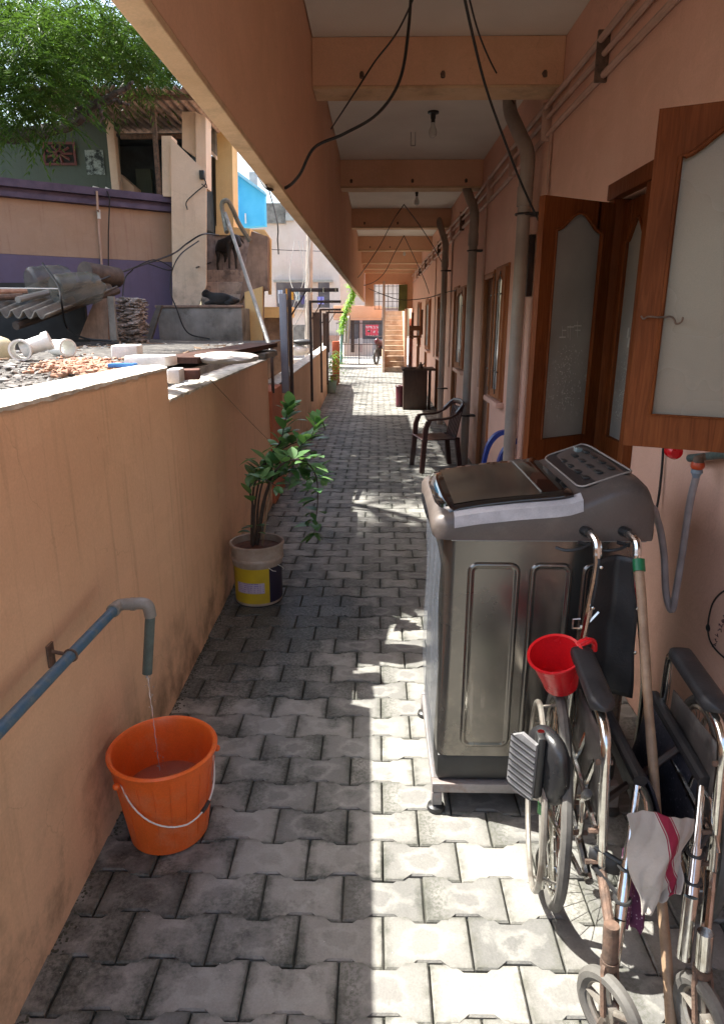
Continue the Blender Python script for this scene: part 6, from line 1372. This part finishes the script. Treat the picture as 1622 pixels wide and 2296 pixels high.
# side house that blocks the horizon on the far left, trees
# ================================================================== TREE
def frond(b, base, d, L, rd, pairs=8):
    d = Vector(d).normalized(); side = d.cross(Vector((0, 0, 1)))
    if side.length < .1: side = Vector((1, 0, 0))
    side.normalize(); curl = rd.uniform(.3, .9)
    for i in range(pairs):
        t = (i+.6)/pairs; c = Vector(base)+d*L*t-Vector((0, 0, 1))*curl*L*t*t*.5
        l = L*.34*(1-.35*t)
        for s_ in (-1, 1):
            e = (side*s_+d*.55-Vector((0, 0, .25+rd.uniform(0, .3)))).normalized(); w_ = l*.13; n_ = e.cross(Vector((0, 0, 1))).normalized()*w_
            m1 = c+e*l*.45+n_+d*l*.04; m2_ = c+e*l*.45-n_+d*l*.04; tip = c+e*l+d*l*.28
            vs = [b.b.verts.new(q) for q in (c, m1, tip, m2_)]; b.b.faces.new(vs)
def tree():
    T = thing('neem_tree', (-3.4, 7.6, 0), 'leafy feathery tree with dark crooked limbs hanging over the corrugated roof at top left', 'tree')
    rd = random.Random(31); b = B(); 
    J = lambda x, y, Y: aY(x, y, Y)
    base = Vector((-5.6, 8.4, 0)); fork = Vector((-5.0, 8.0, 3.2))
    limbs = [[base, Vector((-5.3, 8.3, 1.6)), fork, J(60, 300, 8.2), J(120, 290, 8.0), J(185, 262, 7.8), J(225, 225, 7.6), J(265, 205, 7.5), J(300, 190, 7.4)],
             [J(120, 290, 8.0), J(175, 250, 7.8), J(215, 232, 7.8), J(255, 228, 7.8), J(290, 236, 7.8)],
             [J(225, 225, 7.6), J(228, 255, 7.6), J(226, 275, 7.6)],
             [fork, Vector((-4.2, 7.4, 4.6)), Vector((-3.4, 6.8, 5.6)), Vector((-2.8, 6.0, 6.2))],
             [fork, Vector((-5.0, 8.4, 4.6)), Vector((-4.2, 9.0, 6.0)), Vector((-3.2, 9.6, 6.6))],
             [Vector((-3.4, 6.8, 5.6)), Vector((-3.0, 5.4, 5.9)), Vector((-2.8, 4.6, 5.9))]]
    for k, l in enumerate(limbs):
        p = spline(l, 6); n = len(p); r0 = (.15, .04, .025, .11, .11, .06)[k]; b.tube([q+Vector((rd.gauss(0, .012), rd.gauss(0, .012), rd.gauss(0, .012))) for q in p], [r0*((1-.9*(i/n)**.55) if k == 0 else (1-.72*i/n)) for i in range(n)], 9)
    part('trunk', b, M_bark, T)
    lb = B()
    def clump(c, r, n, L=.30):
        for i in range(n):
            v = Vector((rd.gauss(0, 1), rd.gauss(0, 1), rd.gauss(0, .8))); v = v.normalized()*r*rd.random()**.45
            frond(lb, Vector(c)+v, (v.x+rd.gauss(0, .4), v.y+rd.gauss(0, .4), rd.uniform(-.5, .3)), L*rd.uniform(.7, 1.2), rd, 7)
    # what shows at the top left of the view
    for (x, y, Y, r, n) in ((20, 110, 7.0, .42, 60), (85, 130, 7.0, .38, 55), (40, 200, 6.9, .36, 60), (110, 215, 7.1, .26, 40), (150, 110, 7.3, .34, 45), (215, 90, 7.8, .36, 45), (275, 130, 8.2, .34, 45), (330, 150, 8.4, .28, 36), (300, 90, 8.2, .32, 32), (10, 262, 7.0, .20, 30), (75, 262, 7.0, .18, 26), (180, 150, 7.6, .28, 30), (-60, 160, 7.0, .5, 50), (-40, 60, 7.0, .6, 60), (120, 30, 7.4, .5, 55), (250, 30, 7.8, .5, 50), (345, 120, 9.0, .4, 36), (220, 160, 9.4, .45, 40), (130, 180, 9.6, .5, 45), (60, 60, 8.6, .7, 60), (300, 60, 9.4, .6, 55), (200, 50, 9.6, .6, 50), (-20, 30, 9.5, .8, 90), (30, 10, 8.2, .7, 80), (90, -20, 9.2, .9, 90), (160, 0, 10.2, .9, 90), (0, 110, 10.4, .9, 90), (-60, 90, 8.0, .8, 80), (360, 130, 9.8, .4, 60), (330, 180, 10.2, .4, 60), (280, 170, 9.9, .45, 60), (380, 165, 10.4, .35, 45), (230, 130, 9.8, .45, 60), (160, 60, 9.2, .6, 90), (60, 90, 9.6, .8, 110), (0, 60, 9.0, .8, 90), (140, 140, 8.4, .45, 70), (210, 110, 10.2, .6, 80), (40, 230, 8.4, .3, 50), (180, 195, 9.2, .25, 36), (270, 60, 10.4, .7, 80), (90, 30, 10.4, .9, 90), (100, 120, 9.0, .6, 70), (0, 160, 8.6, .7, 80), (300, 110, 10.4, .6, 60)):
        clump(J(x, y, Y), r, n)
    # the crown above, which shades the passage
    for i in range(66):
        z = rd.uniform(4.9, 6.6); X0 = rd.uniform(.05, 1.25); Y0 = rd.uniform(3.72, 5.0) if i < 34 else rd.uniform(4.9, 9.9)
        if abs(Y0-5.45) < .38: continue
        c = Vector((X0-.6*z, Y0+.2*z, z)); clump(c, rd.uniform(.28, .40), 44 if i < 34 else 26, .34)
    for i in range(64):                                   # out-of-view clumps added to shade the sheet roof and the green room
        z = rd.uniform(5.2, 6.8); x0, y0 = rd.uniform(-5.2, -2.3), rd.uniform(5.6, 9.5); q = z-1.6; clump((x0-.6*q, y0+.2*q, z), .5, 36, .36)
    part('crown', lb, M_neem, T, normals=False, smooth=False)
tree()
# more trees behind the houses
for (x, Y, h, r, lab) in ((-7.5, 15, 6.5, 2.2, 'green tree behind the violet house, filling the gap left of the roof'), (-8.6, 27, 10.5, 2.8, 'green tree behind the corrugated roof')):
    t = thing('background_tree', (x, Y, 0), lab, 'tree', 'trees behind the violet house'); b = B(); b.tube([(x, Y, 0), (x+.1, Y, h*.5), (x, Y, h*.8)], [.2, .15, .07], 8); b.tube([(x+.05, Y, h*.5), (x-.8, Y+.2, h*.8)], [.09, .04], 6); part('trunk', b, M_bark, t)
    lb = B(); rd = random.Random(int(h*10))
    for i in range(700):
        v = Vector((rd.gauss(0, 1), rd.gauss(0, 1), rd.gauss(0, .9))).normalized()*rd.random()**.4; c = Vector((x+v.x*r, Y+v.y*r, h*.85+v.z*r*.8)); frond(lb, c, (v.x, v.y, rd.uniform(-.4, .3)), .5, rd, 5)
    part('crown', lb, M_neem, t, normals=False, smooth=False)
